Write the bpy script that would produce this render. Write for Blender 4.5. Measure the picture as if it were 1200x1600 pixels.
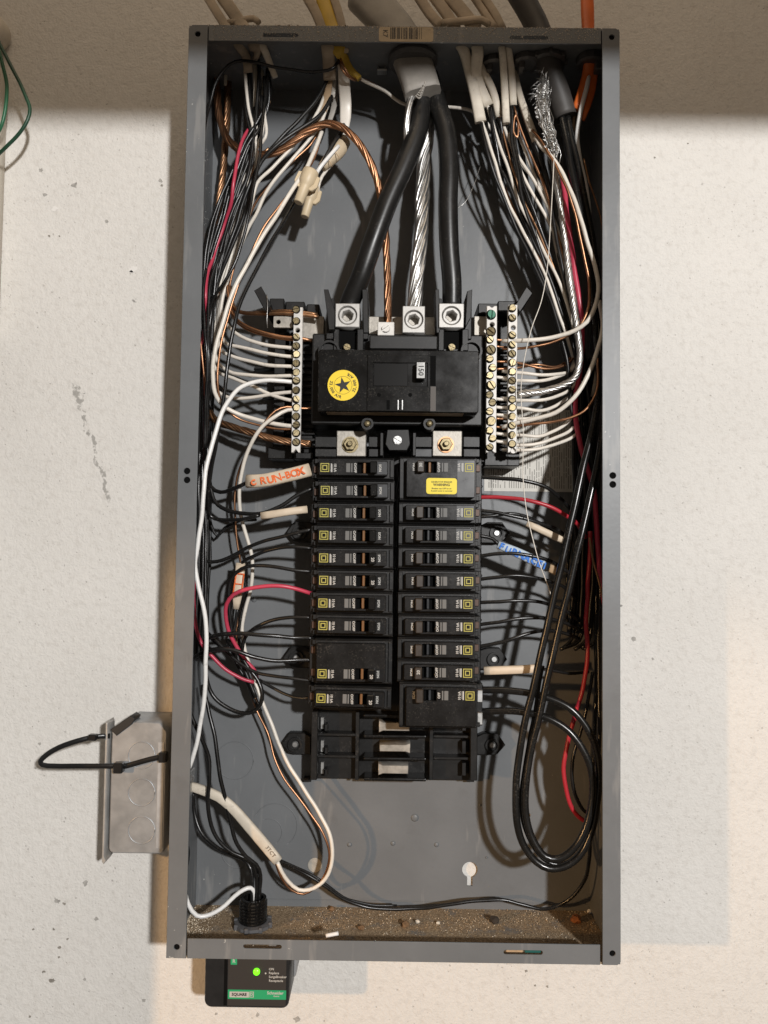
import bpy, bmesh, math, random
from mathutils import Vector, Matrix

scene = bpy.context.scene
for o in list(bpy.data.objects):
    bpy.data.objects.remove(o)
C = scene.collection
RND = random.Random(7)

# ------------------------------------------------------------------ camera
# Working units are millimetres: x right, z up, d = distance from the wall plane
# towards the viewer.  Blender: X = x, Y = -d, Z = z (metres).
FPX, CAMX, CAMZ, CAMD = 1250.0, -7.476, -54.85, 742.82
RA, RB, RC = -0.0461, -0.0063, -0.0125


def _rot(a, b, c):
    return (Matrix.Rotation(c, 3, 'Z') @ Matrix.Rotation(a, 3, 'X') @ Matrix.Rotation(b, 3, 'Y'))


RM = _rot(RA, RB, RC)            # (x, z, d) -> camera axes
RMT = RM.transposed()
cam_data = bpy.data.cameras.new('camera')
cam = bpy.data.objects.new('camera', cam_data)
C.objects.link(cam)
cam_data.sensor_fit = 'VERTICAL'
cam_data.sensor_height = 36.0
cam_data.lens = 36.0 * FPX / 1600.0
cam_data.clip_start = 0.01
cam_data.clip_end = 50
ax = [RMT.col[i] for i in range(3)]          # camera axes in (x, z, d)
M = Matrix.Identity(4)
for i in range(3):
    v = ax[i]
    M[0][i], M[1][i], M[2][i] = v[0], -v[2], v[1]
M[0][3], M[1][3], M[2][3] = CAMX / 1000, -CAMD / 1000, CAMZ / 1000
cam.matrix_world = M
scene.camera = cam

# ------------------------------------------------------------------ world, lamps, exposure
world = bpy.data.worlds.new('World')
scene.world = world
world.use_nodes = True
bg = world.node_tree.nodes['Background']
bg.inputs['Color'].default_value = (1.0, 0.82, 0.65, 1)
bg.inputs['Strength'].default_value = 0.145


def lamp(name, kind, loc, target, energy, color, size):
    ld = bpy.data.lights.new(name, kind)
    ld.energy = energy
    ld.color = color
    if kind == 'AREA':
        ld.shape = 'DISK'
        ld.size = size * 0.001
    else:
        ld.shadow_soft_size = size * 0.001
    lo = bpy.data.objects.new(name, ld)
    C.objects.link(lo)
    p = Vector((loc[0], -loc[2], loc[1])) / 1000
    t = Vector((target[0], -target[2], target[1])) / 1000
    lo.location = p
    lo.rotation_euler = (t - p).to_track_quat('-Z', 'Y').to_euler()
    return lo


key = lamp('ceiling_bulb', 'AREA', (830, 480, 2400), (0, 0, 0), 65, (1.0, 0.985, 0.97), 110)
warm = lamp('warm_floor_lamp', 'SPOT', (-1215, -60, 1150), (-65, -640, 0), 46, (1.0, 0.58, 0.25), 22)
warm.data.spot_size = math.radians(43)
warm.data.spot_blend = 0.35

bounce = lamp('ceiling_bounce', 'AREA', (-60, 1100, 520), (0, 380, 0), 2.2, (1.0, 0.80, 0.58), 700)

vs = scene.view_settings
vs.view_transform = 'Standard'
vs.look = 'None'
vs.gamma = 1
vs.exposure = 0.0
scene.render.resolution_x = 768
scene.render.resolution_y = 1024
scene.render.engine = 'CYCLES'
scene.cycles.max_bounces = 6
scene.cycles.use_denoising = True

# ------------------------------------------------------------------ helpers
MM = 0.001


def A(px, py, d):
    """point at depth d (mm from the wall) seen at photo pixel px, py -> (x, z, d) in mm"""
    v = RMT @ Vector(((px - 600) / FPX, (800 - py) / FPX, -1.0))
    t = (d - CAMD) / v[2]
    return Vector((CAMX + v[0] * t, CAMZ + v[1] * t, d))


def d_top(py):
    """depth at which the inside of the box top is seen on photo row py"""
    v = RMT @ Vector((0, (800 - py) / FPX, -1.0))
    return CAMD + v[2] * (377.5 - CAMZ) / v[1]


def sc(d):
    return FPX / (CAMD - d)      # pixels per mm at depth d


def B(p):
    """(x, z, d) mm -> blender metres"""
    return Vector((p[0] * MM, -p[2] * MM, p[1] * MM))


def rect(px0, py0, px1, py1, d):
    pm, qm = (px0 + px1) / 2, (py0 + py1) / 2
    return A(px0, qm, d)[0], A(px1, qm, d)[0], A(pm, py1, d)[1], A(pm, py0, d)[1]


MATS = {}


def mat(name, color, rough=0.5, metal=0.0, coat=0.0, spec=0.5, noise=None, bump=None, emit=None, trans=0.0):
    """procedural Principled material; noise=(scale, amount) colour mottling, bump=(scale, strength, distance)"""
    if name in MATS:
        return MATS[name]
    m = bpy.data.materials.new(name)
    m.use_nodes = True
    nt = m.node_tree
    b = nt.nodes['Principled BSDF']
    b.inputs['Base Color'].default_value = (*color, 1)
    b.inputs['Roughness'].default_value = rough
    b.inputs['Metallic'].default_value = metal
    b.inputs['Coat Weight'].default_value = coat
    b.inputs['Coat Roughness'].default_value = 0.15
    b.inputs['Specular IOR Level'].default_value = spec
    b.inputs['Transmission Weight'].default_value = trans
    if emit:
        b.inputs['Emission Color'].default_value = (*emit[0], 1)
        b.inputs['Emission Strength'].default_value = emit[1]
    tc = None
    if noise or bump:
        tc = nt.nodes.new('ShaderNodeTexCoord')
    if noise:
        n = nt.nodes.new('ShaderNodeTexNoise')
        n.inputs['Scale'].default_value = noise[0]
        n.inputs['Detail'].default_value = 6
        n.inputs['Roughness'].default_value = 0.65
        nt.links.new(tc.outputs['Object'], n.inputs['Vector'])
        r = nt.nodes.new('ShaderNodeValToRGB')
        r.color_ramp.elements[0].position = 0.3
        r.color_ramp.elements[1].position = 0.7
        k0, k1 = 1 - noise[1], 1 + noise[1]
        r.color_ramp.elements[0].color = (*[min(1, c * k0) for c in color], 1)
        r.color_ramp.elements[1].color = (*[min(1, c * k1) for c in color], 1)
        nt.links.new(n.outputs['Fac'], r.inputs['Fac'])
        nt.links.new(r.outputs['Color'], b.inputs['Base Color'])
        mr = nt.nodes.new('ShaderNodeMapRange')
        mr.inputs['To Min'].default_value = max(0.02, rough - 0.1)
        mr.inputs['To Max'].default_value = min(1, rough + 0.12)
        nt.links.new(n.outputs['Fac'], mr.inputs['Value'])
        nt.links.new(mr.outputs['Result'], b.inputs['Roughness'])
    if bump:
        n2 = nt.nodes.new('ShaderNodeTexNoise')
        n2.inputs['Scale'].default_value = bump[0]
        n2.inputs['Detail'].default_value = 5
        nt.links.new(tc.outputs['Object'], n2.inputs['Vector'])
        bp = nt.nodes.new('ShaderNodeBump')
        bp.inputs['Strength'].default_value = bump[1]
        bp.inputs['Distance'].default_value = bump[2]
        nt.links.new(n2.outputs['Fac'], bp.inputs['Height'])
        nt.links.new(bp.outputs['Normal'], b.inputs['Normal'])
    MATS[name] = m
    return m


def tag(o, label=None, cat=None, group=None, kind=None):
    if label:
        o['label'] = label
    if cat:
        o['category'] = cat
    if group:
        o['group'] = group
    if kind:
        o['kind'] = kind
    return o


def link_obj(name, me, m=None, parent=None, smooth=False, world=True):
    """world=True: mesh data is in world space, the parent's offset is undone"""
    o = bpy.data.objects.new(name, me)
    C.objects.link(o)
    if m is not None and len(me.materials) == 0:
        me.materials.append(m)
    if smooth:
        for p in me.polygons:
            p.use_smooth = True
    if parent is not None:
        o.parent = parent
        if world:
            pm = parent
            t = Matrix.Identity(4)
            t = parent_world(parent).inverted()
            o.matrix_parent_inverse = t
    return o


def parent_world(o):
    m = Matrix.Translation(o.location) @ o.rotation_euler.to_matrix().to_4x4()
    if o.parent:
        m = parent_world(o.parent) @ o.matrix_parent_inverse @ m
    return m


def thing(name, loc, label, cat, group=None, roll=0.0):
    """Empty at (x, z, d) mm; roll = rotation about the viewing axis"""
    e = bpy.data.objects.new(name, None)
    e.empty_display_size = 0.02
    C.objects.link(e)
    e.location = B(loc)
    e.rotation_euler = (0, roll, 0)
    return tag(e, label, cat, group)


def bm_mesh(name, bm, smooth_angle=None):
    me = bpy.data.meshes.new(name)
    bm.normal_update()
    bm.to_mesh(me)
    bm.free()
    return me


def add_box(bm, x0, x1, z0, z1, d0, d1, bev=0.0, seg=1, rot=None):
    vs_ = [bm.verts.new((x * MM, -d * MM, z * MM)) for d in (d0, d1) for z in (z0, z1) for x in (x0, x1)]
    idx = [(0, 1, 3, 2), (4, 6, 7, 5), (0, 4, 5, 1), (2, 3, 7, 6), (0, 2, 6, 4), (1, 5, 7, 3)]
    fs = [bm.faces.new([vs_[i] for i in f]) for f in idx]
    bmesh.ops.recalc_face_normals(bm, faces=fs)
    if bev > 0:
        es = set()
        for f in fs:
            es.update(f.edges)
        bmesh.ops.bevel(bm, geom=list(es), offset=bev * MM, segments=seg, affect='EDGES', profile=0.6, clamp_overlap=True)
    return vs_


def box(name, x0, x1, z0, z1, d0, d1, m, parent=None, bev=0.3, seg=1, world=True):
    bm = bmesh.new()
    add_box(bm, min(x0, x1), max(x0, x1), min(z0, z1), max(z0, z1), d0, d1, bev, seg)
    return link_obj(name, bm_mesh(name, bm), m, parent, world=world)


def pbox(name, px0, py0, px1, py1, d0, d1, m, parent=None, bev=0.3, seg=1):
    """box whose front face (depth d1) covers the given photo rectangle"""
    x0, x1, z0, z1 = rect(px0, py0, px1, py1, d1)
    return box(name, x0, x1, z0, z1, d0, d1, m, parent, bev, seg)


def boxes(name, lst, m, parent=None, bev=0.2, world=True):
    bm = bmesh.new()
    for b in lst:
        add_box(bm, *b, bev)
    return link_obj(name, bm_mesh(name, bm), m, parent, world=world)


def circ(cx, cz, r, n=20, a0=0.0):
    return [(cx + r * math.cos(a0 + 2 * math.pi * i / n), cz + r * math.sin(a0 + 2 * math.pi * i / n)) for i in range(n)]


def rrect(x0, x1, z0, z1, r, n=4):
    pts = []
    for cx, cz, a in ((x1 - r, z1 - r, 0), (x0 + r, z1 - r, 90), (x0 + r, z0 + r, 180), (x1 - r, z0 + r, 270)):
        for i in range(n + 1):
            t = math.radians(a + 90 * i / n)
            pts.append((cx + r * math.cos(t), cz + r * math.sin(t)))
    return pts


def plate_mesh(name, outline, holes, d0, d1, bev=0.0):
    """flat plate in the x-z plane with real holes, from depth d0 to d1"""
    cu = bpy.data.curves.new('tmp', 'CURVE')
    cu.dimensions = '2D'
    cu.fill_mode = 'BOTH'
    for loop in [outline] + list(holes):
        s = cu.splines.new('POLY')
        s.points.add(len(loop) - 1)
        for p, q in zip(s.points, loop):
            p.co = (q[0] * MM, q[1] * MM, 0, 1)
        s.use_cyclic_u = True
    th = (d1 - d0) * MM
    cu.extrude = max(th / 2 - bev * MM, 0)
    cu.bevel_depth = bev * MM
    cu.bevel_resolution = 0
    cu.offset = -bev * MM
    ob = bpy.data.objects.new('tmp', cu)
    me = bpy.data.meshes.new_from_object(ob)
    me.name = name
    mid = (d0 + d1) / 2 * MM
    me.transform(Matrix(((1, 0, 0, 0), (0, 0, -1, -mid), (0, 1, 0, 0), (0, 0, 0, 1))))
    bpy.data.objects.remove(ob)
    bpy.data.curves.remove(cu)
    return me


def plate(name, outline, holes, d0, d1, m, parent=None, bev=0.0, world=True):
    me = plate_mesh(name, outline, holes, d0, d1, bev)
    me.materials.clear()
    return link_obj(name, me, m, parent, world=world)


TXT = {}


def text_mesh(s, size, align='CENTER', bold=0.0, space=1.0):
    k = (s, size, align, bold, space)
    if k in TXT:
        return TXT[k]
    cu = bpy.data.curves.new('t', 'FONT')
    cu.body = s
    cu.size = size * MM
    cu.align_x = align
    cu.align_y = 'CENTER'
    cu.resolution_u = 2
    cu.offset = bold * MM
    cu.space_character = space
    cu.space_line = 0.9
    ob = bpy.data.objects.new('t', cu)
    me = bpy.data.meshes.new_from_object(ob)
    bpy.data.objects.remove(ob)
    bpy.data.curves.remove(cu)
    me.transform(Matrix(((1, 0, 0, 0), (0, 0, -1, 0), (0, 1, 0, 0), (0, 0, 0, 1))))
    me.materials.clear()
    TXT[k] = me
    return me


def text(name, s, size, x, z, d, m, parent=None, roll=0.0, bold=0.0, align='CENTER', world=True, space=1.0):
    me = text_mesh(s, size, align, bold, space).copy()
    me.transform(Matrix.Translation(B((x, z, d))) @ Matrix.Rotation(-roll, 4, 'Y') if False else
                 Matrix.Translation(B((x, z, d))) @ Matrix.Rotation(roll, 4, 'Y'))
    me.materials.clear()
    return link_obj(name, me, m, parent, world=world)


def catmull(pts, step=6.0):
    P = [Vector(p) for p in pts]
    if len(P) == 2:
        P = [P[0], (P[0] + P[1]) / 2, P[1]]
    out = []
    n = len(P)
    for i in range(n - 1):
        p0 = P[i - 1] if i > 0 else P[i] * 2 - P[i + 1]
        p1, p2 = P[i], P[i + 1]
        p3 = P[i + 2] if i + 2 < n else P[i + 1] * 2 - P[i]
        # centripetal
        t0 = 0
        t1 = t0 + max((p1 - p0).length, 1e-4) ** 0.5
        t2 = t1 + max((p2 - p1).length, 1e-4) ** 0.5
        t3 = t2 + max((p3 - p2).length, 1e-4) ** 0.5
        k = max(2, int((p2 - p1).length / step))
        for j in range(k):
            t = t1 + (t2 - t1) * j / k
            A1 = p0 * ((t1 - t) / (t1 - t0)) + p1 * ((t - t0) / (t1 - t0))
            A2 = p1 * ((t2 - t) / (t2 - t1)) + p2 * ((t - t1) / (t2 - t1))
            A3 = p2 * ((t3 - t) / (t3 - t2)) + p3 * ((t - t2) / (t3 - t2))
            B1 = A1 * ((t2 - t) / (t2 - t0)) + A2 * ((t - t0) / (t2 - t0))
            B2 = A2 * ((t3 - t) / (t3 - t1)) + A3 * ((t - t1) / (t3 - t1))
            out.append(B1 * ((t2 - t) / (t2 - t1)) + B2 * ((t - t1) / (t2 - t1)))
    out.append(P[-1])
    return out


def frames(path):
    n = len(path)
    T = []
    for i in range(n):
        a = path[max(0, i - 1)]
        b = path[min(n - 1, i + 1)]
        t = (b - a)
        T.append(t.normalized() if t.length > 1e-9 else Vector((0, -1, 0)))
    N = []
    ref = Vector((0, 0, 1))
    if abs(T[0].dot(ref)) > 0.95:
        ref = Vector((1, 0, 0))
    nrm = (ref - T[0] * ref.dot(T[0])).normalized()
    for i in range(n):
        nrm = (nrm - T[i] * nrm.dot(T[i]))
        nrm = nrm.normalized() if nrm.length > 1e-6 else T[i].orthogonal().normalized()
        N.append(nrm)
    return T, N


def sweep(bm, path, rad, sides=8, flat=None, caps=True, ring=None):
    """path in (x, z, d) mm; rad number or list; flat = (half width, half thickness) wide side to the viewer"""
    T, N = frames(path)
    rings = []
    for i, p in enumerate(path):
        t, nv = T[i], N[i]
        if flat:
            # across = perpendicular to tangent, in the x-z plane as far as possible
            ac = Vector((t[1], -t[0], 0))
            ac = ac.normalized() if ac.length > 1e-6 else Vector((1, 0, 0))
            fr = t.cross(ac).normalized()
            fl = flat[i] if isinstance(flat, list) else flat
        r = rad[i] if isinstance(rad, list) else rad
        vs_ = []
        bn = t.cross(nv)
        for k in range(sides):
            a = 2 * math.pi * k / sides
            ca, sa = math.cos(a), math.sin(a)
            if flat:
                # superellipse
                e = 0.55
                q = p + ac * (fl[0] * math.copysign(abs(ca) ** e, ca)) + fr * (fl[1] * math.copysign(abs(sa) ** e, sa))
            else:
                q = p + nv * (r * ca) + bn * (r * sa)
            vs_.append(bm.verts.new(B(q)))
        rings.append(vs_)
    for a, b in zip(rings, rings[1:]):
        for k in range(sides):
            f = bm.faces.new((a[k], a[(k + 1) % sides], b[(k + 1) % sides], b[k]))
            f.smooth = True
    if caps:
        bm.faces.new(rings[0])
        bm.faces.new(list(reversed(rings[-1])))
    return rings


def wobble(path, amp):
    """small hand-bent irregularities, ends kept"""
    n = len(path)
    ph = [RND.uniform(0, 6.28) for _ in range(9)]
    out = []
    s = 0.0
    for i, p in enumerate(path):
        if i:
            s += (path[i] - path[i - 1]).length
        e = min(1.0, i / 4.0, (n - 1 - i) / 4.0)
        v = Vector([sum(math.sin(s / w_ + ph[3 * c + k]) * a for k, (w_, a) in enumerate(((19.0, 0.55), (8.5, 0.30), (4.2, 0.12)))) for c in range(3)])
        out.append(p + v * (amp * e))
    return out


def tube(name, pts, rad, m, parent=None, sides=8, step=6.0, flat=None, world=True, wob=0.0):
    """pts already (x, z, d) mm"""
    bm = bmesh.new()
    path = catmull(pts, step)
    if wob:
        path = wobble(path, wob)
    if isinstance(flat, list) or isinstance(rad, list):
        # interpolate along the path
        def interp(lst):
            n = len(path)
            o = []
            for i in range(n):
                u = i / (n - 1) * (len(lst) - 1)
                j = min(int(u), len(lst) - 2)
                w = u - j
                if isinstance(lst[0], tuple):
                    o.append(tuple(a * (1 - w) + b * w for a, b in zip(lst[j], lst[j + 1])))
                else:
                    o.append(lst[j] * (1 - w) + lst[j + 1] * w)
            return o
        if isinstance(flat, list):
            flat = interp(flat)
        if isinstance(rad, list):
            rad = interp(rad)
    sweep(bm, path, rad, sides, flat)
    bmesh.ops.recalc_face_normals(bm, faces=bm.faces)
    return link_obj(name, bm_mesh(name, bm), m, parent, world=world)


def stranded(name, pts, R, n, m, pitch=38.0, parent=None, rs=None, core=True):
    """twisted bare conductor: n strands wound round the path"""
    path = catmull(pts, 2.5)
    T, N = frames(path)
    bm = bmesh.new()
    rs = rs or R * math.sin(math.pi / n) * 1.05
    rc = R - rs
    s = 0.0
    phase = []
    for i in range(len(path)):
        if i:
            s += (path[i] - path[i - 1]).length
        phase.append(2 * math.pi * s / pitch)
    for k in range(n):
        pp = []
        f1, f2, f3 = RND.uniform(0, 6.28), RND.uniform(0, 6.28), RND.uniform(0, 6.28)
        for i, p in enumerate(path):
            a = phase[i] + 2 * math.pi * k / n + 0.22 * math.sin(i * 0.09 + f1) + 0.14 * math.sin(i * 0.23 + f2)
            rr = rc * (1 + 0.10 * math.sin(i * 0.11 + f3) + 0.05 * math.sin(i * 0.31 + f1))
            pp.append(p + N[i] * (rr * math.cos(a)) + T[i].cross(N[i]) * (rr * math.sin(a)))
        sweep(bm, pp, rs * RND.uniform(0.86, 1.05), 5, None, True)
    if core and rc > rs:
        sweep(bm, path, rc, 6, None, True)
    bmesh.ops.recalc_face_normals(bm, faces=bm.faces)
    return link_obj(name, bm_mesh(name, bm), m, parent)


def lathe_mesh(name, prof, n=20, close=True):
    """profile list of (radius mm, depth mm) turned about the depth axis through the origin"""
    bm = bmesh.new()
    rings = []
    for r, d in prof:
        rings.append([bm.verts.new((r * MM * math.cos(2 * math.pi * k / n), -d * MM, r * MM * math.sin(2 * math.pi * k / n))) for k in range(n)])
    for a, b in zip(rings, rings[1:]):
        for k in range(n):
            bm.faces.new((a[k], a[(k + 1) % n], b[(k + 1) % n], b[k]))
    if close:
        bm.faces.new(rings[0])
        bm.faces.new(rings[-1])
    bmesh.ops.remove_doubles(bm, verts=bm.verts, dist=1e-7)
    bmesh.ops.recalc_face_normals(bm, faces=bm.faces)
    return bm_mesh(name, bm)


def lathe(name, prof, loc, m, parent=None, n=20, smooth=False):
    me = lathe_mesh(name, prof, n)
    me.transform(Matrix.Translation(B((loc[0], loc[1], 0))))
    return link_obj(name, me, m, parent, smooth=smooth)

# ------------------------------------------------------------------ materials
BLACKP = mat('black_plastic', (0.0085, 0.0082, 0.008), 0.40, spec=0.36, noise=(90, 0.25), bump=(900, 0.06, 0.0004))
BLACKG = mat('black_gloss_plastic', (0.006, 0.0058, 0.0056), 0.20, spec=0.35, noise=(60, 0.25))
FACEP = mat('breaker_face_plastic', (0.0095, 0.0092, 0.0092), 0.24, spec=0.42, noise=(120, 0.2), bump=(700, 0.05, 0.0004))
DARK = mat('hole_shade_black', (0.004, 0.004, 0.004), 0.9, spec=0.1)  # flat black put into holes, slots and recesses in place of their shade
ALU = mat('aluminium', (0.44, 0.43, 0.41), 0.5, metal=0.55, noise=(180, 0.12), bump=(600, 0.12, 0.0005))
ALUW = mat('tinned_bar', (0.64, 0.62, 0.585), 0.55, metal=0.15, noise=(200, 0.12), bump=(800, 0.12, 0.0004))
TIN = mat('dull_tin', (0.36, 0.335, 0.295), 0.5, metal=0.6, noise=(110, 0.3), bump=(500, 0.15, 0.0006))
BRASS = mat('brass_screw', (0.27, 0.22, 0.125), 0.45, metal=0.65, noise=(300, 0.45))
ZINC = mat('zinc', (0.46, 0.46, 0.45), 0.38, metal=0.85, noise=(160, 0.2))
COPPER = mat('copper', (0.43, 0.225, 0.125), 0.40, metal=1.0, noise=(70, 0.30))
OLDCU = mat('old_copper', (0.36, 0.20, 0.11), 0.38, metal=0.95, noise=(60, 0.35))
STEEL = mat('bare_conductor', (0.56, 0.55, 0.53), 0.36, metal=0.95, noise=(150, 0.15))
BLKW = mat('black_insulation', (0.008, 0.0078, 0.0076), 0.27, spec=0.5, noise=(40, 0.3))
FEED = mat('feeder_black', (0.008, 0.0078, 0.0075), 0.24, spec=0.5, noise=(40, 0.3))
BLKM = mat('black_matte_insulation', (0.009, 0.0088, 0.0085), 0.36, spec=0.45, noise=(50, 0.3), bump=(300, 0.1, 0.0004))
WHTW = mat('white_insulation', (0.73, 0.68, 0.605), 0.36, noise=(30, 0.10))
BRTW = mat('bright_white_insulation', (0.78, 0.77, 0.75), 0.33, noise=(25, 0.05))
TANJ = mat('tan_cable_jacket', (0.62, 0.56, 0.465), 0.55, noise=(45, 0.18), bump=(220, 0.25, 0.0006))
DUSTJ = mat('dusty_cable_jacket', (0.40, 0.33, 0.25), 0.8, noise=(35, 0.30), bump=(260, 0.4, 0.0008))
PAPER = mat('kraft_paper_filler', (0.42, 0.29, 0.17), 0.75, noise=(60, 0.25))
YELJ = mat('yellow_jacket', (0.55, 0.36, 0.045), 0.5, noise=(40, 0.2))
ORGJ = mat('orange_jacket', (0.60, 0.125, 0.02), 0.42, noise=(35, 0.2))
GRYJ = mat('grey_cable_jacket', (0.31, 0.29, 0.26), 0.6, noise=(40, 0.2), bump=(150, 0.3, 0.0008))
DGRJ = mat('dark_grey_jacket', (0.055, 0.05, 0.046), 0.55, noise=(40, 0.25))
REDW = mat('red_insulation', (0.48, 0.045, 0.085), 0.34, noise=(30, 0.12))
REDD = mat('deep_red_insulation', (0.40, 0.022, 0.035), 0.34, noise=(30, 0.12))
GRNW = mat('green_insulation', (0.012, 0.055, 0.028), 0.4, noise=(30, 0.2))
BEIGE = mat('beige_nylon', (0.60, 0.49, 0.33), 0.45, noise=(60, 0.1))
TAPE = mat('tan_tape', (0.56, 0.45, 0.31), 0.5, noise=(60, 0.2), bump=(200, 0.3, 0.0008))
YELLOW = mat('sticker_yellow', (0.86, 0.62, 0.02), 0.45)
PRINTY = mat('print_yellow', (0.42, 0.38, 0.075), 0.55)
PRINTW = mat('print_white', (0.46, 0.45, 0.42), 0.55)
PRINTK = mat('print_black', (0.012, 0.011, 0.010), 0.6)
PRINTO = mat('print_orange', (0.75, 0.14, 0.03), 0.7, noise=(500, 0.4))
PRINTB = mat('print_blue', (0.04, 0.18, 0.60), 0.7, noise=(500, 0.4))
PRINTG = mat('print_green', (0.02, 0.32, 0.13), 0.5)
STICK = mat('sticker_paper', (0.47, 0.38, 0.26), 0.7, noise=(90, 0.15))
WINDOW = mat('trip_window', (0.17, 0.17, 0.165), 0.18, spec=0.7, coat=0.6)
AMBER = mat('handle_edge_glint', (0.19, 0.095, 0.04), 0.3, spec=0.6)  # reflection on the handle's side, put in as a brown colour
GREYF = mat('grey_face_insert', (0.035, 0.037, 0.040), 0.30, spec=0.55, noise=(120, 0.15))
GREENSCREW = mat('green_screw', (0.006, 0.07, 0.038), 0.45, metal=0.4, noise=(200, 0.3))


def dusty(m, amount=0.20, scale=650):
    """settled dust specks and smears over a dark plastic"""
    nt = m.node_tree
    b = nt.nodes['Principled BSDF']
    src = b.inputs['Base Color'].links[0].from_socket
    tc = nt.nodes.new('ShaderNodeTexCoord')
    n1 = nt.nodes.new('ShaderNodeTexNoise')
    n1.inputs['Scale'].default_value = scale
    n1.inputs['Detail'].default_value = 2
    n2 = nt.nodes.new('ShaderNodeTexNoise')
    n2.inputs['Scale'].default_value = 45
    n2.inputs['Detail'].default_value = 6
    geo = nt.nodes.new('ShaderNodeNewGeometry')
    nt.links.new(geo.outputs['Position'], n1.inputs['Vector'])
    nt.links.new(geo.outputs['Position'], n2.inputs['Vector'])
    a = nt.nodes.new('ShaderNodeMath')
    a.operation = 'MULTIPLY_ADD'
    a.inputs[1].default_value = 0.6
    nt.links.new(n2.outputs['Fac'], a.inputs[0])
    nt.links.new(n1.outputs['Fac'], a.inputs[2])
    r = nt.nodes.new('ShaderNodeMapRange')
    r.inputs['From Min'].default_value = 0.92
    r.inputs['From Max'].default_value = 1.10
    r.inputs['To Max'].default_value = amount
    nt.links.new(a.outputs[0], r.inputs['Value'])
    mx = nt.nodes.new('ShaderNodeMix')
    mx.data_type = 'RGBA'
    nt.links.new(r.outputs['Result'], mx.inputs['Factor'])
    nt.links.new(src, mx.inputs['A'])
    mx.inputs['B'].default_value = (0.16, 0.145, 0.125, 1)
    nt.links.new(mx.outputs['Result'], b.inputs['Base Color'])


for m_ in (BLACKP, BLACKG, FACEP, BLKW, BLKM, FEED):
    dusty(m_)
for m_ in (WHTW, BRTW, TANJ, REDW, REDD):
    dusty(m_, 0.28, 300)


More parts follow.
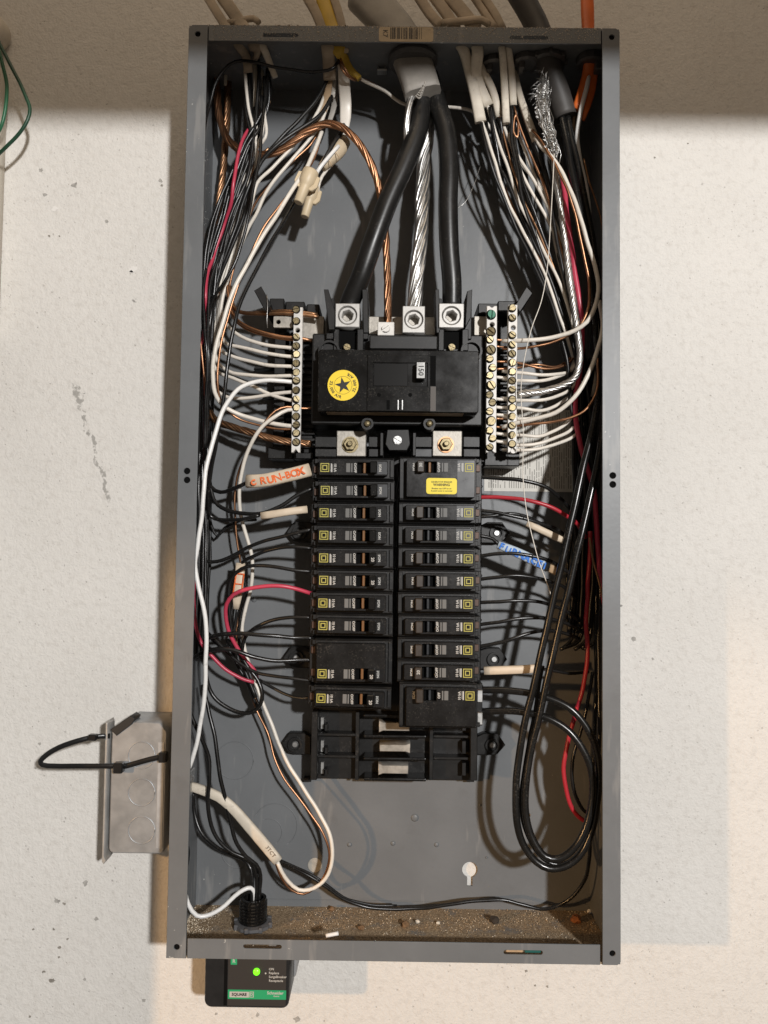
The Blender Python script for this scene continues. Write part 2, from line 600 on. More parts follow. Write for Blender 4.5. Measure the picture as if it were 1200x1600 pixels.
def grey_steel(name, col, dirt=0.0):
    m = mat(name, col, 0.42, spec=0.36)
    nt = m.node_tree
    b = nt.nodes['Principled BSDF']
    tc = nt.nodes.new('ShaderNodeTexCoord')
    n = nt.nodes.new('ShaderNodeTexNoise')
    n.inputs['Scale'].default_value = 14
    n.inputs['Detail'].default_value = 8
    n.inputs['Roughness'].default_value = 0.6
    nt.links.new(tc.outputs['Object'], n.inputs['Vector'])
    r = nt.nodes.new('ShaderNodeValToRGB')
    r.color_ramp.elements[0].position = 0.35
    r.color_ramp.elements[1].position = 0.68
    r.color_ramp.elements[0].color = (*[c * 0.90 for c in col], 1)
    r.color_ramp.elements[1].color = (*[c * 1.08 for c in col], 1)
    nt.links.new(n.outputs['Fac'], r.inputs['Fac'])
    # chipped paint specks
    v = nt.nodes.new('ShaderNodeTexNoise')
    v.inputs['Scale'].default_value = 260
    v.inputs['Detail'].default_value = 2
    nt.links.new(tc.outputs['Object'], v.inputs['Vector'])
    big = nt.nodes.new('ShaderNodeTexNoise')
    big.inputs['Scale'].default_value = 9
    nt.links.new(tc.outputs['Object'], big.inputs['Vector'])
    ad = nt.nodes.new('ShaderNodeMath')
    ad.operation = 'MULTIPLY_ADD'
    ad.inputs[1].default_value = 0.35
    nt.links.new(big.outputs['Fac'], ad.inputs[0])
    nt.links.new(v.outputs['Fac'], ad.inputs[2])
    th = nt.nodes.new('ShaderNodeMapRange')
    th.inputs['From Min'].default_value = 0.955
    th.inputs['From Max'].default_value = 0.985
    nt.links.new(ad.outputs[0], th.inputs['Value'])
    mx = nt.nodes.new('ShaderNodeMix')
    mx.data_type = 'RGBA'
    nt.links.new(th.outputs['Result'], mx.inputs['Factor'])
    nt.links.new(r.outputs['Color'], mx.inputs['A'])
    mx.inputs['B'].default_value = (0.38, 0.38, 0.36, 1)
    last = mx.outputs['Result']
    mp = nt.nodes.new('ShaderNodeMapping')
    mp.inputs['Scale'].default_value = (1, 1, 0.16)
    mp.inputs['Rotation'].default_value = (0, 0.5, 0)
    nt.links.new(tc.outputs['Object'], mp.inputs['Vector'])
    sn = nt.nodes.new('ShaderNodeTexNoise')
    sn.inputs['Scale'].default_value = 120
    sn.inputs['Detail'].default_value = 3
    nt.links.new(mp.outputs['Vector'], sn.inputs['Vector'])
    s2 = nt.nodes.new('ShaderNodeMath')
    s2.operation = 'MULTIPLY_ADD'
    s2.inputs[1].default_value = 0.45
    nt.links.new(big.outputs['Fac'], s2.inputs[0])
    nt.links.new(sn.outputs['Fac'], s2.inputs[2])
    sr = nt.nodes.new('ShaderNodeMapRange')
    sr.inputs['From Min'].default_value = 0.86
    sr.inputs['From Max'].default_value = 0.98
    sr.inputs['To Max'].default_value = 0.45
    nt.links.new(s2.outputs[0], sr.inputs['Value'])
    m3 = nt.nodes.new('ShaderNodeMix')
    m3.data_type = 'RGBA'
    nt.links.new(sr.outputs['Result'], m3.inputs['Factor'])
    nt.links.new(last, m3.inputs['A'])
    m3.inputs['B'].default_value = (0.27, 0.265, 0.255, 1)
    gm = nt.nodes.new('ShaderNodeTexNoise')
    gm.inputs['Scale'].default_value = 22
    gm.inputs['Detail'].default_value = 9
    gm.inputs['Roughness'].default_value = 0.7
    nt.links.new(tc.outputs['Object'], gm.inputs['Vector'])
    gr = nt.nodes.new('ShaderNodeMapRange')
    gr.inputs['From Min'].default_value = 0.58
    gr.inputs['From Max'].default_value = 0.78
    gr.inputs['To Max'].default_value = 0.40
    nt.links.new(gm.outputs['Fac'], gr.inputs['Value'])
    m4 = nt.nodes.new('ShaderNodeMix')
    m4.data_type = 'RGBA'
    nt.links.new(gr.outputs['Result'], m4.inputs['Factor'])
    nt.links.new(m3.outputs['Result'], m4.inputs['A'])
    m4.inputs['B'].default_value = (0.085, 0.082, 0.078, 1)
    last = m4.outputs['Result']
    if dirt > 0:
        dn = nt.nodes.new('ShaderNodeTexNoise')
        dn.inputs['Scale'].default_value = 55
        dn.inputs['Detail'].default_value = 10
        dn.inputs['Roughness'].default_value = 0.75
        nt.links.new(tc.outputs['Object'], dn.inputs['Vector'])
        dr = nt.nodes.new('ShaderNodeMapRange')
        dr.inputs['From Min'].default_value = 0.62 - dirt * 0.5
        dr.inputs['From Max'].default_value = 0.72 - dirt * 0.4
        nt.links.new(dn.outputs['Fac'], dr.inputs['Value'])
        dc = nt.nodes.new('ShaderNodeTexNoise')
        dc.inputs['Scale'].default_value = 700
        nt.links.new(tc.outputs['Object'], dc.inputs['Vector'])
        dcr = nt.nodes.new('ShaderNodeValToRGB')
        dcr.color_ramp.elements[0].color = (0.15, 0.10, 0.055, 1)
        dcr.color_ramp.elements[1].color = (0.46, 0.35, 0.23, 1)
        dcr.color_ramp.elements[0].position = 0.3
        dcr.color_ramp.elements[1].position = 0.75
        nt.links.new(dc.outputs['Fac'], dcr.inputs['Fac'])
        m2 = nt.nodes.new('ShaderNodeMix')
        m2.data_type = 'RGBA'
        nt.links.new(dr.outputs['Result'], m2.inputs['Factor'])
        nt.links.new(last, m2.inputs['A'])
        nt.links.new(dcr.outputs['Color'], m2.inputs['B'])
        last = m2.outputs['Result']
        b.inputs['Roughness'].default_value = 0.8
    nt.links.new(last, b.inputs['Base Color'])
    bp = nt.nodes.new('ShaderNodeBump')
    bp.inputs['Strength'].default_value = 0.08 if dirt == 0 else 0.5
    bp.inputs['Distance'].default_value = 0.0008
    nt.links.new(v.outputs['Fac'], bp.inputs['Height'])
    nt.links.new(bp.outputs['Normal'], b.inputs['Normal'])
    return m


GREY = grey_steel('grey_enamel', (0.146, 0.153, 0.159))
GREYD = grey_steel('grey_enamel_dirty', (0.150, 0.155, 0.160), 0.62)


def wall_material():
    m = bpy.data.materials.new('painted_plaster')
    m.use_nodes = True
    nt = m.node_tree
    b = nt.nodes['Principled BSDF']
    b.inputs['Roughness'].default_value = 0.85
    b.inputs['Specular IOR Level'].default_value = 0.25
    tc = nt.nodes.new('ShaderNodeTexCoord')

    def noise(scale, detail=4, rough=0.55, dist=0.0):
        n = nt.nodes.new('ShaderNodeTexNoise')
        n.inputs['Scale'].default_value = scale
        n.inputs['Detail'].default_value = detail
        n.inputs['Roughness'].default_value = rough
        n.inputs['Distortion'].default_value = dist
        nt.links.new(tc.outputs['Object'], n.inputs['Vector'])
        return n.outputs['Fac']

    def rng(src, a, b_, c=0.0, d=1.0):
        n = nt.nodes.new('ShaderNodeMapRange')
        for k, v in (('From Min', a), ('From Max', b_), ('To Min', c), ('To Max', d)):
            n.inputs[k].default_value = v
        nt.links.new(src, n.inputs['Value'])
        return n.outputs['Result']

    def mth(op, a, b_):
        n = nt.nodes.new('ShaderNodeMath')
        n.operation = op
        for i, q in enumerate((a, b_)):
            if isinstance(q, (int, float)):
                n.inputs[i].default_value = q
            else:
                nt.links.new(q, n.inputs[i])
        return n.outputs[0]

    def mix(fac, a, col):
        n = nt.nodes.new('ShaderNodeMix')
        n.data_type = 'RGBA'
        nt.links.new(fac, n.inputs['Factor'])
        if isinstance(a, tuple):
            n.inputs['A'].default_value = a
        else:
            nt.links.new(a, n.inputs['A'])
        n.inputs['B'].default_value = col
        return n.outputs['Result']

    base = mix(rng(noise(7, 5), 0.35, 0.7), (0.70, 0.68, 0.645, 1), (0.655, 0.635, 0.60, 1))
    base = mix(mth('MULTIPLY', rng(noise(160, 3), 0.5, 0.72), 0.35), base, (0.50, 0.47, 0.43, 1))
    # dark pits
    vo = nt.nodes.new('ShaderNodeTexVoronoi')
    vo.inputs['Scale'].default_value = 150
    vo.inputs['Randomness'].default_value = 1
    nt.links.new(tc.outputs['Object'], vo.inputs['Vector'])
    pn = mth('ADD', vo.outputs['Distance'], rng(noise(400, 2), 0.3, 0.7, -0.08, 0.08))
    pit = rng(pn, 0.05, 0.14, 1, 0)
    keep = rng(vo.outputs['Color'], 0.70, 1.0)
    pits = mth('MULTIPLY', pit, keep)
    base = mix(mth('MULTIPLY', pits, 0.42), base, (0.13, 0.11, 0.09, 1))
    v2 = nt.nodes.new('ShaderNodeTexVoronoi')
    v2.inputs['Scale'].default_value = 330
    nt.links.new(tc.outputs['Object'], v2.inputs['Vector'])
    fine = mth('MULTIPLY', rng(v2.outputs['Distance'], 0.12, 0.24, 1, 0), rng(v2.outputs['Color'], 0.72, 0.95))
    fine = mth('MULTIPLY', fine, rng(noise(14, 3), 0.42, 0.6))
    base = mix(mth('MULTIPLY', fine, 0.55), base, (0.22, 0.20, 0.18, 1))
    # chipped patches showing grey
    chips = mth('MULTIPLY', rng(noise(42, 2, 0.5), 0.745, 0.76), rng(noise(230, 3), 0.42, 0.5))
    base = mix(chips, base, (0.26, 0.25, 0.235, 1))
    # one long scuff on the left of the panel
    p0, p1 = A(117, 600, 0), A(171, 782, 0)
    sep = nt.nodes.new('ShaderNodeSeparateXYZ')
    nt.links.new(tc.outputs['Object'], sep.inputs[0])
    dx, dz = (p1[0] - p0[0]) * MM, (p1[1] - p0[1]) * MM
    L = math.hypot(dx, dz)
    ux, uz = dx / L, dz / L
    rx = mth('SUBTRACT', sep.outputs['X'], p0[0] * MM)
    rz = mth('SUBTRACT', sep.outputs['Z'], p0[1] * MM)
    along = mth('ADD', mth('MULTIPLY', rx, ux), mth('MULTIPLY', rz, uz))
    perp = mth('ABSOLUTE', mth('ADD', mth('SUBTRACT', mth('MULTIPLY', rx, -uz), mth('MULTIPLY', rz, -ux)),
                               rng(noise(60, 3), 0.3, 0.7, -0.0035, 0.0035)), 0)
    inl = mth('MULTIPLY', rng(along, -0.002, 0.002), rng(along, L - 0.003, L + 0.003, 1, 0))
    st = mth('MULTIPLY', mth('MULTIPLY', rng(perp, 0.0016, 0.0026, 1, 0), inl), rng(noise(180, 3), 0.43, 0.52))
    base = mix(mth('MULTIPLY', st, 0.7), base, (0.24, 0.23, 0.21, 1))
    nt.links.new(base, b.inputs['Base Color'])
    h = mth('ADD', mth('MULTIPLY', noise(110, 6, 0.65, 0.6), 0.7), mth('MULTIPLY', noise(420, 3), 0.40))
    h = mth('SUBTRACT', h, mth('MULTIPLY', pits, 0.5))
    h = mth('ADD', h, mth('MULTIPLY', noise(9, 3), 0.5))
    bp = nt.nodes.new('ShaderNodeBump')
    bp.inputs['Strength'].default_value = 0.46
    bp.inputs['Distance'].default_value = 0.004
    nt.links.new(h, bp.inputs['Height'])
    nt.links.new(bp.outputs['Normal'], b.inputs['Normal'])
    return m


# ------------------------------------------------------------------ setting
wall_bm = bmesh.new()
add_box(wall_bm, -1300, 1300, -1100, 1100, -120, 0)
wall = tag(link_obj('wall', bm_mesh('wall', wall_bm), wall_material()), kind='structure')
CHIPG = mat('chip_grey', (0.36, 0.345, 0.32), 0.9, noise=(400, 0.3))
CHIPD = mat('chip_dark', (0.25, 0.23, 0.20), 0.9, noise=(400, 0.4))
CHIPW = mat('chip_white', (0.74, 0.72, 0.69), 0.9)
for px, py, r, m_ in ((64, 266, 3.0, CHIPG), (117, 289, 3.4, CHIPG), (70, 304, 2.4, CHIPG), (251, 282, 2.6, CHIPG), (253, 290, 1.5, CHIPD), (167, 346, 2.0, CHIPG), (208, 421, 4.0, CHIPW), (205, 424, 2.0, CHIPG), (77, 369, 1.4, CHIPD), (93, 369, 1.2, CHIPD), (85, 326, 3.0, CHIPW), (52, 1452, 1.8, CHIPD), (84, 1452, 1.6, CHIPD), (68, 1518, 1.8, CHIPD), (82, 1532, 3.0, CHIPD), (93, 1480, 1.6, CHIPD), (92, 1495, 1.4, CHIPD), (105, 1467, 1.2, CHIPD), (90, 1408, 2.8, CHIPG), (100, 1412, 1.6, CHIPD), (133, 1380, 3.0, CHIPG), (150, 1436, 2.4, CHIPG), (225, 1563, 2.0, CHIPG), (47, 1588, 1.6, CHIPD), (132, 1530, 1.6, CHIPG), (990, 998, 2.6, CHIPG), (1020, 1030, 1.6, CHIPG), (822, 1517, 1.4, CHIPD), (836, 1540, 1.2, CHIPD), (855, 1541, 1.4, CHIPD), (403, 1585, 2.4, CHIPG), (463, 1592, 3.4, CHIPG), (338, 1584, 1.6, CHIPG), (1075, 224, 1.2, CHIPD), (1023, 246, 1.2, CHIPD), (62, 1162, 1.6, CHIPG), (55, 1200, 1.4, CHIPG)):
    c_ = A(px, py, 0)
    n_ = 11
    loop = []
    for k in range(n_):
        rr = r * RND.uniform(0.45, 1.2)
        loop.append((c_[0] + rr * math.cos(6.283 * k / n_), c_[1] + rr * 0.85 * math.sin(6.283 * k / n_)))
    plate('paint_chip', loop, [], 0.02, 0.25, m_, wall)
# unseen beam added above the view to shade the upper wall from the bulb
WOOD = mat('blocker_wood', (0.30, 0.20, 0.12), 0.75, noise=(30, 0.3))
beam_block = box('shade_beam_blocker', -1200, 1200, 377, 610, 480, 518, WOOD, bev=2)
tag(beam_block, kind='structure')

# unseen block added left of the view to keep the warm lamp off the wall
warm_block = box('warm_light_blocker', -640, -394, -900, 22, 0.5, 208, mat('blocker_grey', (0.35, 0.34, 0.32), 0.5, noise=(20, 0.1)), bev=1.5)
tag(warm_block, kind='structure')

# ------------------------------------------------------------------ panel enclosure
W2, H2, DF = 179.6, 380.5, 95.2
pan = thing('panel_enclosure', (0, -H2, 0), 'grey steel electrical panel box with its cover removed, mounted on the wall', 'panel box')


def hole_at(px, py, d, r, n=16):
    a = A(px, py, d)
    return circ(a[0], a[1], r, n)


kh = A(734, 1358, 2)
key_out = circ(kh[0], kh[1], 7, 24)
key_slot = [(kh[0] - 2.4, kh[1] - 5), (kh[0] + 2.4, kh[1] - 5), (kh[0] + 2.4, kh[1] - 14), (kh[0] - 2.4, kh[1] - 14)]
kpts = []
for i in range(25):
    t = math.radians(-70 + (320 - 0) * i / 24)
    kpts.append((kh[0] + 7 * math.cos(t), kh[1] + 7 * math.sin(t)))
kpts += [(kh[0] - 2.4, kh[1] - 14.5), (kh[0] + 2.4, kh[1] - 14.5)]
hh = A(825, 1273, 2)
W_, H_ = W2 - 1.5, H2 - 1.5
back = plate('back_plate', [(-W_, -H_), (W_, -H_), (W_, H_), (-W_, H_)], [kpts, circ(hh[0], hh[1], 2.2, 14)], 2.0, 3.5, GREY, pan)
box('side_wall', -W2, -W2 + 1.5, -H2, H2, 0.5, DF - 1.6, GREY, pan, 0.0)
box('side_wall', W2 - 1.5, W2, -H2, H2, 0.5, DF - 1.6, GREY, pan, 0.0)
topw = box('top_wall', -W2 + 1.6, W2 - 1.6, H2 - 1.5, H2, 0.5, DF - 1.6, GREY, pan, 0.0)
botw = box('bottom_wall', -W2 + 1.6, W2 - 1.6, -H2, -H2 + 1.5, 0.5, DF - 1.6, GREYD, pan, 0.0)


def slot(px0, px1, py, d, h):
    a, b = A(px0, py, d), A(px1, py, d)
    return rrect(a[0], b[0], a[1] - h, a[1] + h, h * 0.9, 3)


fl_l = [(-W2, -H2), (-163.9, -H2), (-163.9, H2), (-W2 + 3, H2), (-W2, H2 - 3)]
fl_r = [(165.2, -H2), (W2 - 2.5, -H2), (W2, -H2 + 2.5), (W2, H2 - 3), (W2 - 3, H2), (165.2, H2)]
plate('flange', fl_l, [hole_at(309, 53, DF, 2.3), hole_at(276, 1480, DF, 2.3), hole_at(292, 736, DF, 2.6), hole_at(292, 750, DF, 2.6)], DF - 1.6, DF, GREY, pan, 0.3)
plate('flange', fl_r, [hole_at(956, 58, DF, 2.3), hole_at(957, 1490, DF, 2.3), hole_at(957.5, 743, DF, 2.6), hole_at(957.5, 757, DF, 2.6)], DF - 1.6, DF, GREY, pan, 0.3)
plate('flange', [(-162.9, H2 - 13.6), (164.0, H2 - 13.6), (164.0, H2 + 0.0), (-162.9, H2 + 0.0)],
      [slot(410, 466, 54.5, DF, 1.5), slot(797, 856, 58.5, DF, 1.5)], DF - 1.5, DF - 0.1, GREY, pan, 0.2)
plate('flange', [(-162.9, -H2), (163.4, -H2), (163.4, -H2 + 15.4), (-162.9, -H2 + 15.4)],
      [slot(380, 440, 1479, DF, 1.6), slot(787, 848, 1488, DF, 1.7)], DF - 1.5, DF - 0.1, GREY, pan, 0.2)
for px, py, r in ((309, 53, 2.3), (276, 1480, 2.3), (292, 736, 2.6), (292, 750, 2.6), (956, 58, 2.3), (957, 1490, 2.3), (957.5, 743, 2.6), (957.5, 757, 2.6)):
    c = A(px, py, DF)
    lathe('screw_hole', [(r + 0.5, DF - 1.6), (r + 0.5, DF - 9), (0.01, DF - 9)], (c[0], c[1]), DARK, pan, 16)  # black cup behind the hole stands in for its shade
# green scrap and crumbs caught in the lower slots
sg = A(833, 1488, DF)
tag(box('wire_scrap', sg[0] - 6.5, sg[0] + 6.5, sg[1] - 1.2, sg[1] + 1.2, DF - 4.2, DF - 0.9, mat('teal_scrap', (0.008, 0.085, 0.075), 0.5), None, 0.6),
    'teal wire scrap caught in the right slot of the lower flange', 'scrap')
sg = A(806, 1488, DF)
tag(box('tan_scrap', sg[0] - 7.5, sg[0] + 6, sg[1] - 0.9, sg[1] + 1.1, DF - 5.0, DF - 1.2, PAPER, None, 0.6),
    'brown crumb in the right slot of the lower flange', 'scrap')
sg = A(425, 1478, DF)
tag(box('metal_scrap', sg[0] - 3, sg[0] + 3.5, sg[1] - 1.0, sg[1] + 0.8, DF - 4.0, DF - 0.9, ZINC, None, 0.6),
    'shiny metal crumb in the left slot of the lower flange', 'scrap')

# barcode sticker on the upper flange
bx0, bx1, bz0, bz1 = rect(592, 42, 677, 68, DF)
bz0, bz1 = H2 - 13.2, H2 - 0.6
bar = plate('barcode_sticker', rrect(bx0, bx1, bz0, bz1, 2.2), [], DF - 0.1, DF + 0.12, STICK, pan)
bm = bmesh.new()
x = bx0 + 9.5
while x < bx1 - 9:
    w = RND.choice((0.4, 0.6, 0.9, 1.3))
    add_box(bm, x, x + w, bz0 + 2.2, bz1 - 0.5, DF + 0.1, DF + 0.16)
    x += w + RND.choice((0.35, 0.45, 0.8, 1.2))
tag(link_obj('barcode', bm_mesh('barcode', bm), PRINTK, bar), kind='stuff')
text('lettering', 'K7', 5.5, bx0 + 5.2, (bz0 + bz1) / 2 + 0.6, DF + 0.16, PRINTK, bar, math.radians(90), 0.1)


# knock-outs and dimples pressed into the back plate
def ring(name, px, py, r, w, d0, h, m, parent, part=(0, 360)):
    c = A(px, py, d0)
    pts = [(c[0] + r * math.cos(math.radians(t)), c[1] + r * math.sin(math.radians(t)), d0) for t in range(part[0], part[1] + 1, 12)]
    bm = bmesh.new()
    sweep(bm, [Vector(p) for p in pts], w, 6)
    return link_obj(name, bm_mesh(name, bm), m, parent)


for px, py, r, pt in ((367, 1188, 17, (0, 360)), (430, 1290, 20, (-60, 160)), (372, 1330, 15, (150, 300)), (420, 1300, 12, (-60, 120)),
                      (742, 240, 13, (0, 360))):
    ring('knockout', px, py, r, 0.45, 3.5, 1, GREY, pan, pt)
for px, py, r in ((648, 1278, 3.6), (546, 1320, 2.2), (614, 1318, 2.2), (682, 1320, 2.2), (397, 937, 2.6), (750, 1258, 1.3), (760, 1340, 1.0)):
    a = A(px, py, 4)
    lathe('rivet', [(r, 3.0), (r * 0.95, 3.9), (r * 0.6, 4.5), (0.01, 4.7)], (a[0], a[1]), GREY, pan, 16, True)
a = A(492, 1352, 4)
lathe('plug', [(6.5, 3.2), (6.5, 3.9), (6.0, 4.1), (0.01, 4.1)], (a[0], a[1]), mat('plug_plaster', (0.34, 0.32, 0.28), 0.7, noise=(200, 0.2)), pan, 24)
# black disc painted for the shaded knock-out hole low in the left wall
me = lathe_mesh('knockout_shade', [(11, 0), (11, 0.8), (0.01, 0.8)], 24)
p = A(299, 1342, 45)
me.transform(Matrix.Translation(B((-W2 + 1.5, p[1], 45))) @ Matrix.Rotation(math.radians(90), 4, 'Z'))
link_obj('knockout_shade', me, DARK, pan)
# folded seam line low on the back plate
sa, sb = A(330, 1404, 4), A(915, 1400, 4)
box('seam', sa[0], sb[0], sa[1] - 0.4, sa[1] + 0.4, 3.4, 4.1, GREY, pan, 0.1)

# instruction sheet stuck to the back plate, right of the breakers
sx0, sx1, sz0, sz1 = rect(757, 640, 897, 768, 4)
sheet = box('instruction_label', sx0, sx1, sz0, sz1, 3.6, 3.9, mat('label_paper', (0.60, 0.58, 0.53), 0.6, noise=(40, 0.1)), None, 0)
tag(sheet, 'white printed instruction label on the back plate behind the right-hand wires', 'label')
bm = bmesh.new()
x = sx0 + 4
while x < sx1 - 3:
    z = sz0 + 3
    while z < sz1 - 3:
        l = RND.uniform(3, 12)
        if RND.random() < 0.86:
            add_box(bm, x, x + 0.7, z, min(z + l, sz1 - 2), 3.88, 3.95)
        z += l + 1.0
    x += 2.1
link_obj('print_lines', bm_mesh('print_lines', bm), mat('print_grey', (0.22, 0.21, 0.19), 0.7), sheet)['kind'] = 'stuff'
ox0, ox1, oz0, oz1 = rect(897, 640, 909, 768, 4)
wl = box('warning_strip', ox0, ox1, oz0, oz1, 3.6, 3.92, mat('strip_orange', (0.55, 0.17, 0.03), 0.6), sheet, 0)
text('lettering', 'DANGER', 4.6, (ox0 + ox1) / 2, oz0 + 12, 3.98, PRINTK, wl, math.radians(90), 0.1)


# ------------------------------------------------------------------ screws
def screw_mesh(r=3.1, gap=0.9, h=2.2, head=1.0):
    bm = bmesh.new()
    n = 18
    # shank disc
    vs0 = [bm.verts.new((r * MM * math.cos(2 * math.pi * k / n), 0, r * MM * math.sin(2 * math.pi * k / n))) for k in range(n)]
    vs1 = [bm.verts.new((r * MM * math.cos(2 * math.pi * k / n), -head * MM, r * MM * math.sin(2 * math.pi * k / n))) for k in range(n)]
    bm.faces.new(list(reversed(vs1)))
    for k in range(n):
        bm.faces.new((vs0[k], vs1[k], vs1[(k + 1) % n], vs0[(k + 1) % n]))
    for s in (1, -1):
        pts = []
        a0 = math.asin(gap / 2 / r)
        for k in range(10):
            t = a0 + (math.pi - 2 * a0) * k / 9
            pts.append((r * math.cos(t), s * r * math.sin(t)))
        lo = [bm.verts.new((x * MM, -head * MM, z * MM)) for x, z in pts]
        hi = [bm.verts.new((x * 0.9 * MM, -h * MM, (z * 0.9 if abs(z) > gap else z) * MM)) for x, z in pts]
        bm.faces.new(hi)
        for k in range(10):
            bm.faces.new((lo[k], lo[(k + 1) % 10], hi[(k + 1) % 10], hi[k]))
    rr = r + 0.75
    ring_ = [bm.verts.new((rr * MM * math.cos(2 * math.pi * k / n), -0.15 * MM, rr * MM * math.sin(2 * math.pi * k / n))) for k in range(n)]
    fr = bm.faces.new(ring_)
    bmesh.ops.recalc_face_normals(bm, faces=bm.faces)
    fr.material_index = 1  # dark ring paints the recess shade around the screw head
    return bm_mesh('screw', bm)


SCREW = screw_mesh(2.85, 1.15, 2.6, 0.9)
SCREW.materials.append(BRASS)
SCREW.materials.append(DARK)
SCREWB = screw_mesh(3.7, 1.3, 2.8, 0.9)
SCREWB.materials.append(BRASS)
SCREWB.materials.append(DARK)


def cross_screw_mesh(r=3.0):
    bm = bmesh.new()
    for sx in (1, -1):
        for sz in (1, -1):
            g = 0.35
            pts = [(g, g)]
            for k in range(6):
                t = math.radians(8 + 74 * k / 5)
                pts.append((r * math.cos(t), r * math.sin(t)))
            lo = [bm.verts.new((sx * x * MM, 0, sz * z * MM)) for x, z in pts]
            hi = [bm.verts.new((sx * x * 0.88 * MM + 0, -2.2 * MM, sz * z * 0.88 * MM)) for x, z in pts]
            bm.faces.new(hi)
            for k in range(len(pts)):
                bm.faces.new((lo[k], lo[(k + 1) % len(pts)], hi[(k + 1) % len(pts)], hi[k]))
    n = 16
    vs1 = [bm.verts.new((r * MM * math.cos(2 * math.pi * k / n), -1.1 * MM, r * MM * math.sin(2 * math.pi * k / n))) for k in range(n)]
    bm.faces.new(vs1)
    bmesh.ops.recalc_face_normals(bm, faces=bm.faces)
    return bm_mesh('screw', bm)


XSCREW = cross_screw_mesh()
XSCREW.materials.append(ZINC)


def put_screw(me, p, parent, roll=0.0, tilt=(0, 0), name='screw', material=None, scale=1.0):
    o = bpy.data.objects.new(name, me)
    C.objects.link(o)
    o.parent = parent
    o.location = B(p) - parent_world(parent).translation
    o.rotation_euler = (tilt[0], roll, tilt[1])
    o.scale = (scale,) * 3
    if material:
        o.material_slots[0].link = 'OBJECT'
        o.material_slots[0].material = material
    return o


# ------------------------------------------------------------------ bus assembly (plastic backing and bus bars)
b0 = A(617, 1220, 10)
bus = thing('bus_assembly', (b0[0], b0[1], 4), 'black plastic bus assembly with exposed tin bus stabs under the breakers', 'bus assembly')
pbox('backing', 487, 1104, 745, 1218, 5, 16, BLACKP, bus, 0.6)
pbox('backing', 492, 700, 752, 1112, 5, 20, BLACKP, bus, 0.6)
# side rails and bottom section
pbox('side_rail', 486, 1112, 496, 1219, 16, 34, BLACKP, bus, 0.6)
pbox('side_rail', 735, 1112, 746, 1220, 16, 34, BLACKP, bus, 0.6)
pbox('inner_rail', 555, 1112, 561, 1219, 16, 27, BLACKP, bus, 0.4)
pbox('inner_rail', 671, 1112, 677, 1219, 16, 27, BLACKP, bus, 0.4)
for y in (1148, 1182):
    pbox('cross_rib', 496, y - 2, 556, y + 2, 16, 28, BLACKP, bus, 0.3)
    pbox('cross_rib', 677, y + 1, 735, y + 5, 16, 28, BLACKP, bus, 0.3)
for y in (1120, 1152, 1187, 1219):
    pbox('barrier', 568, y - 3, 666, y + 2, 16, 36, BLACKG, bus, 1.2, 2)
for y in (1130, 1166, 1200):
    pbox('clip_slot', 501, y - 9, 506, y + 9, 16, 19, ZINC, bus, 0.2)
    pbox('clip', 507, y + 2, 512, y + 12, 16, 26, BLACKP, bus, 0.3)
    pbox('clip', 722, y - 8, 728, y + 12, 16, 26, BLACKP, bus, 0.3)


def stab(px0, py0, px1, py1, flare):
    d = 33
    x0, x1, z0, z1 = rect(px0, py0, px1, py1, d)
    zc, h = (z0 + z1) / 2, (z1 - z0) / 2
    if flare > 0:
        pts = [(x0, zc - h * 0.7), (x1 - 4, zc - h * 0.7), (x1, zc - h), (x1, zc + h), (x1 - 4, zc + h * 0.7), (x0, zc + h * 0.7)]
    else:
        pts = [(x0, zc - h), (x0 + 4, zc - h * 0.7), (x1, zc - h * 0.7), (x1, zc + h * 0.7), (x0 + 4, zc + h * 0.7), (x0, zc + h)]
    return plate('bus_stab', pts, [], 12, d, TIN, bus, 0.5)


stab(592, 1126, 640, 1145, -1)
stab(593, 1161, 641, 1177, 1)
stab(591, 1193, 638, 1212, -1)


def ear(cx, cy, side, d=14):
    """mounting ear: pointed tab with a screw; side -1 points left"""
    c = A(cx, cy, d)
    s = side
    out = [(c[0] + s * 12, c[1]), (c[0] + s * 5, c[1] + 10), (c[0] - s * 8, c[1] + 10), (c[0] - s * 14, c[1] + 7), (c[0] - s * 14, c[1] - 9),
           (c[0] + s * 0, c[1] - 9), (c[0] + s * 5, c[1] - 8)]
    if s > 0:
        out = out[::-1]
    e = plate('mounting_ear', out, [], 4.0, d, BLACKP, bus, 0.5)
    lathe('ear_boss', [(6.4, d - 1), (6.4, d + 2.5), (4.6, d + 2.5), (4.6, d - 0.5), (0.01, d - 0.5)], (c[0], c[1]), BLACKP, e, 24)
    lathe('ear_screw', [(3.0, d - 0.6), (3.0, d + 0.8), (2.2, d + 1.5), (0.01, d + 1.5)], (c[0], c[1]), ZINC, e, 12)


ear(461, 1163, -1)
ear(769, 1164, 1)
ear(463, 1028, -1)
ear(772, 1030, 1)
ear(468, 832, -1)
ear(776, 833, 1)
for py in (1030, 833):
    q = A(806, py + 10, 6)
for px, py, l in ((480, 1216, 8), (735, 1216, 8)):
    pbox('foot', px - 6, py, px + 6, py + 6, 4, 12, BLACKP, bus, 0.3)

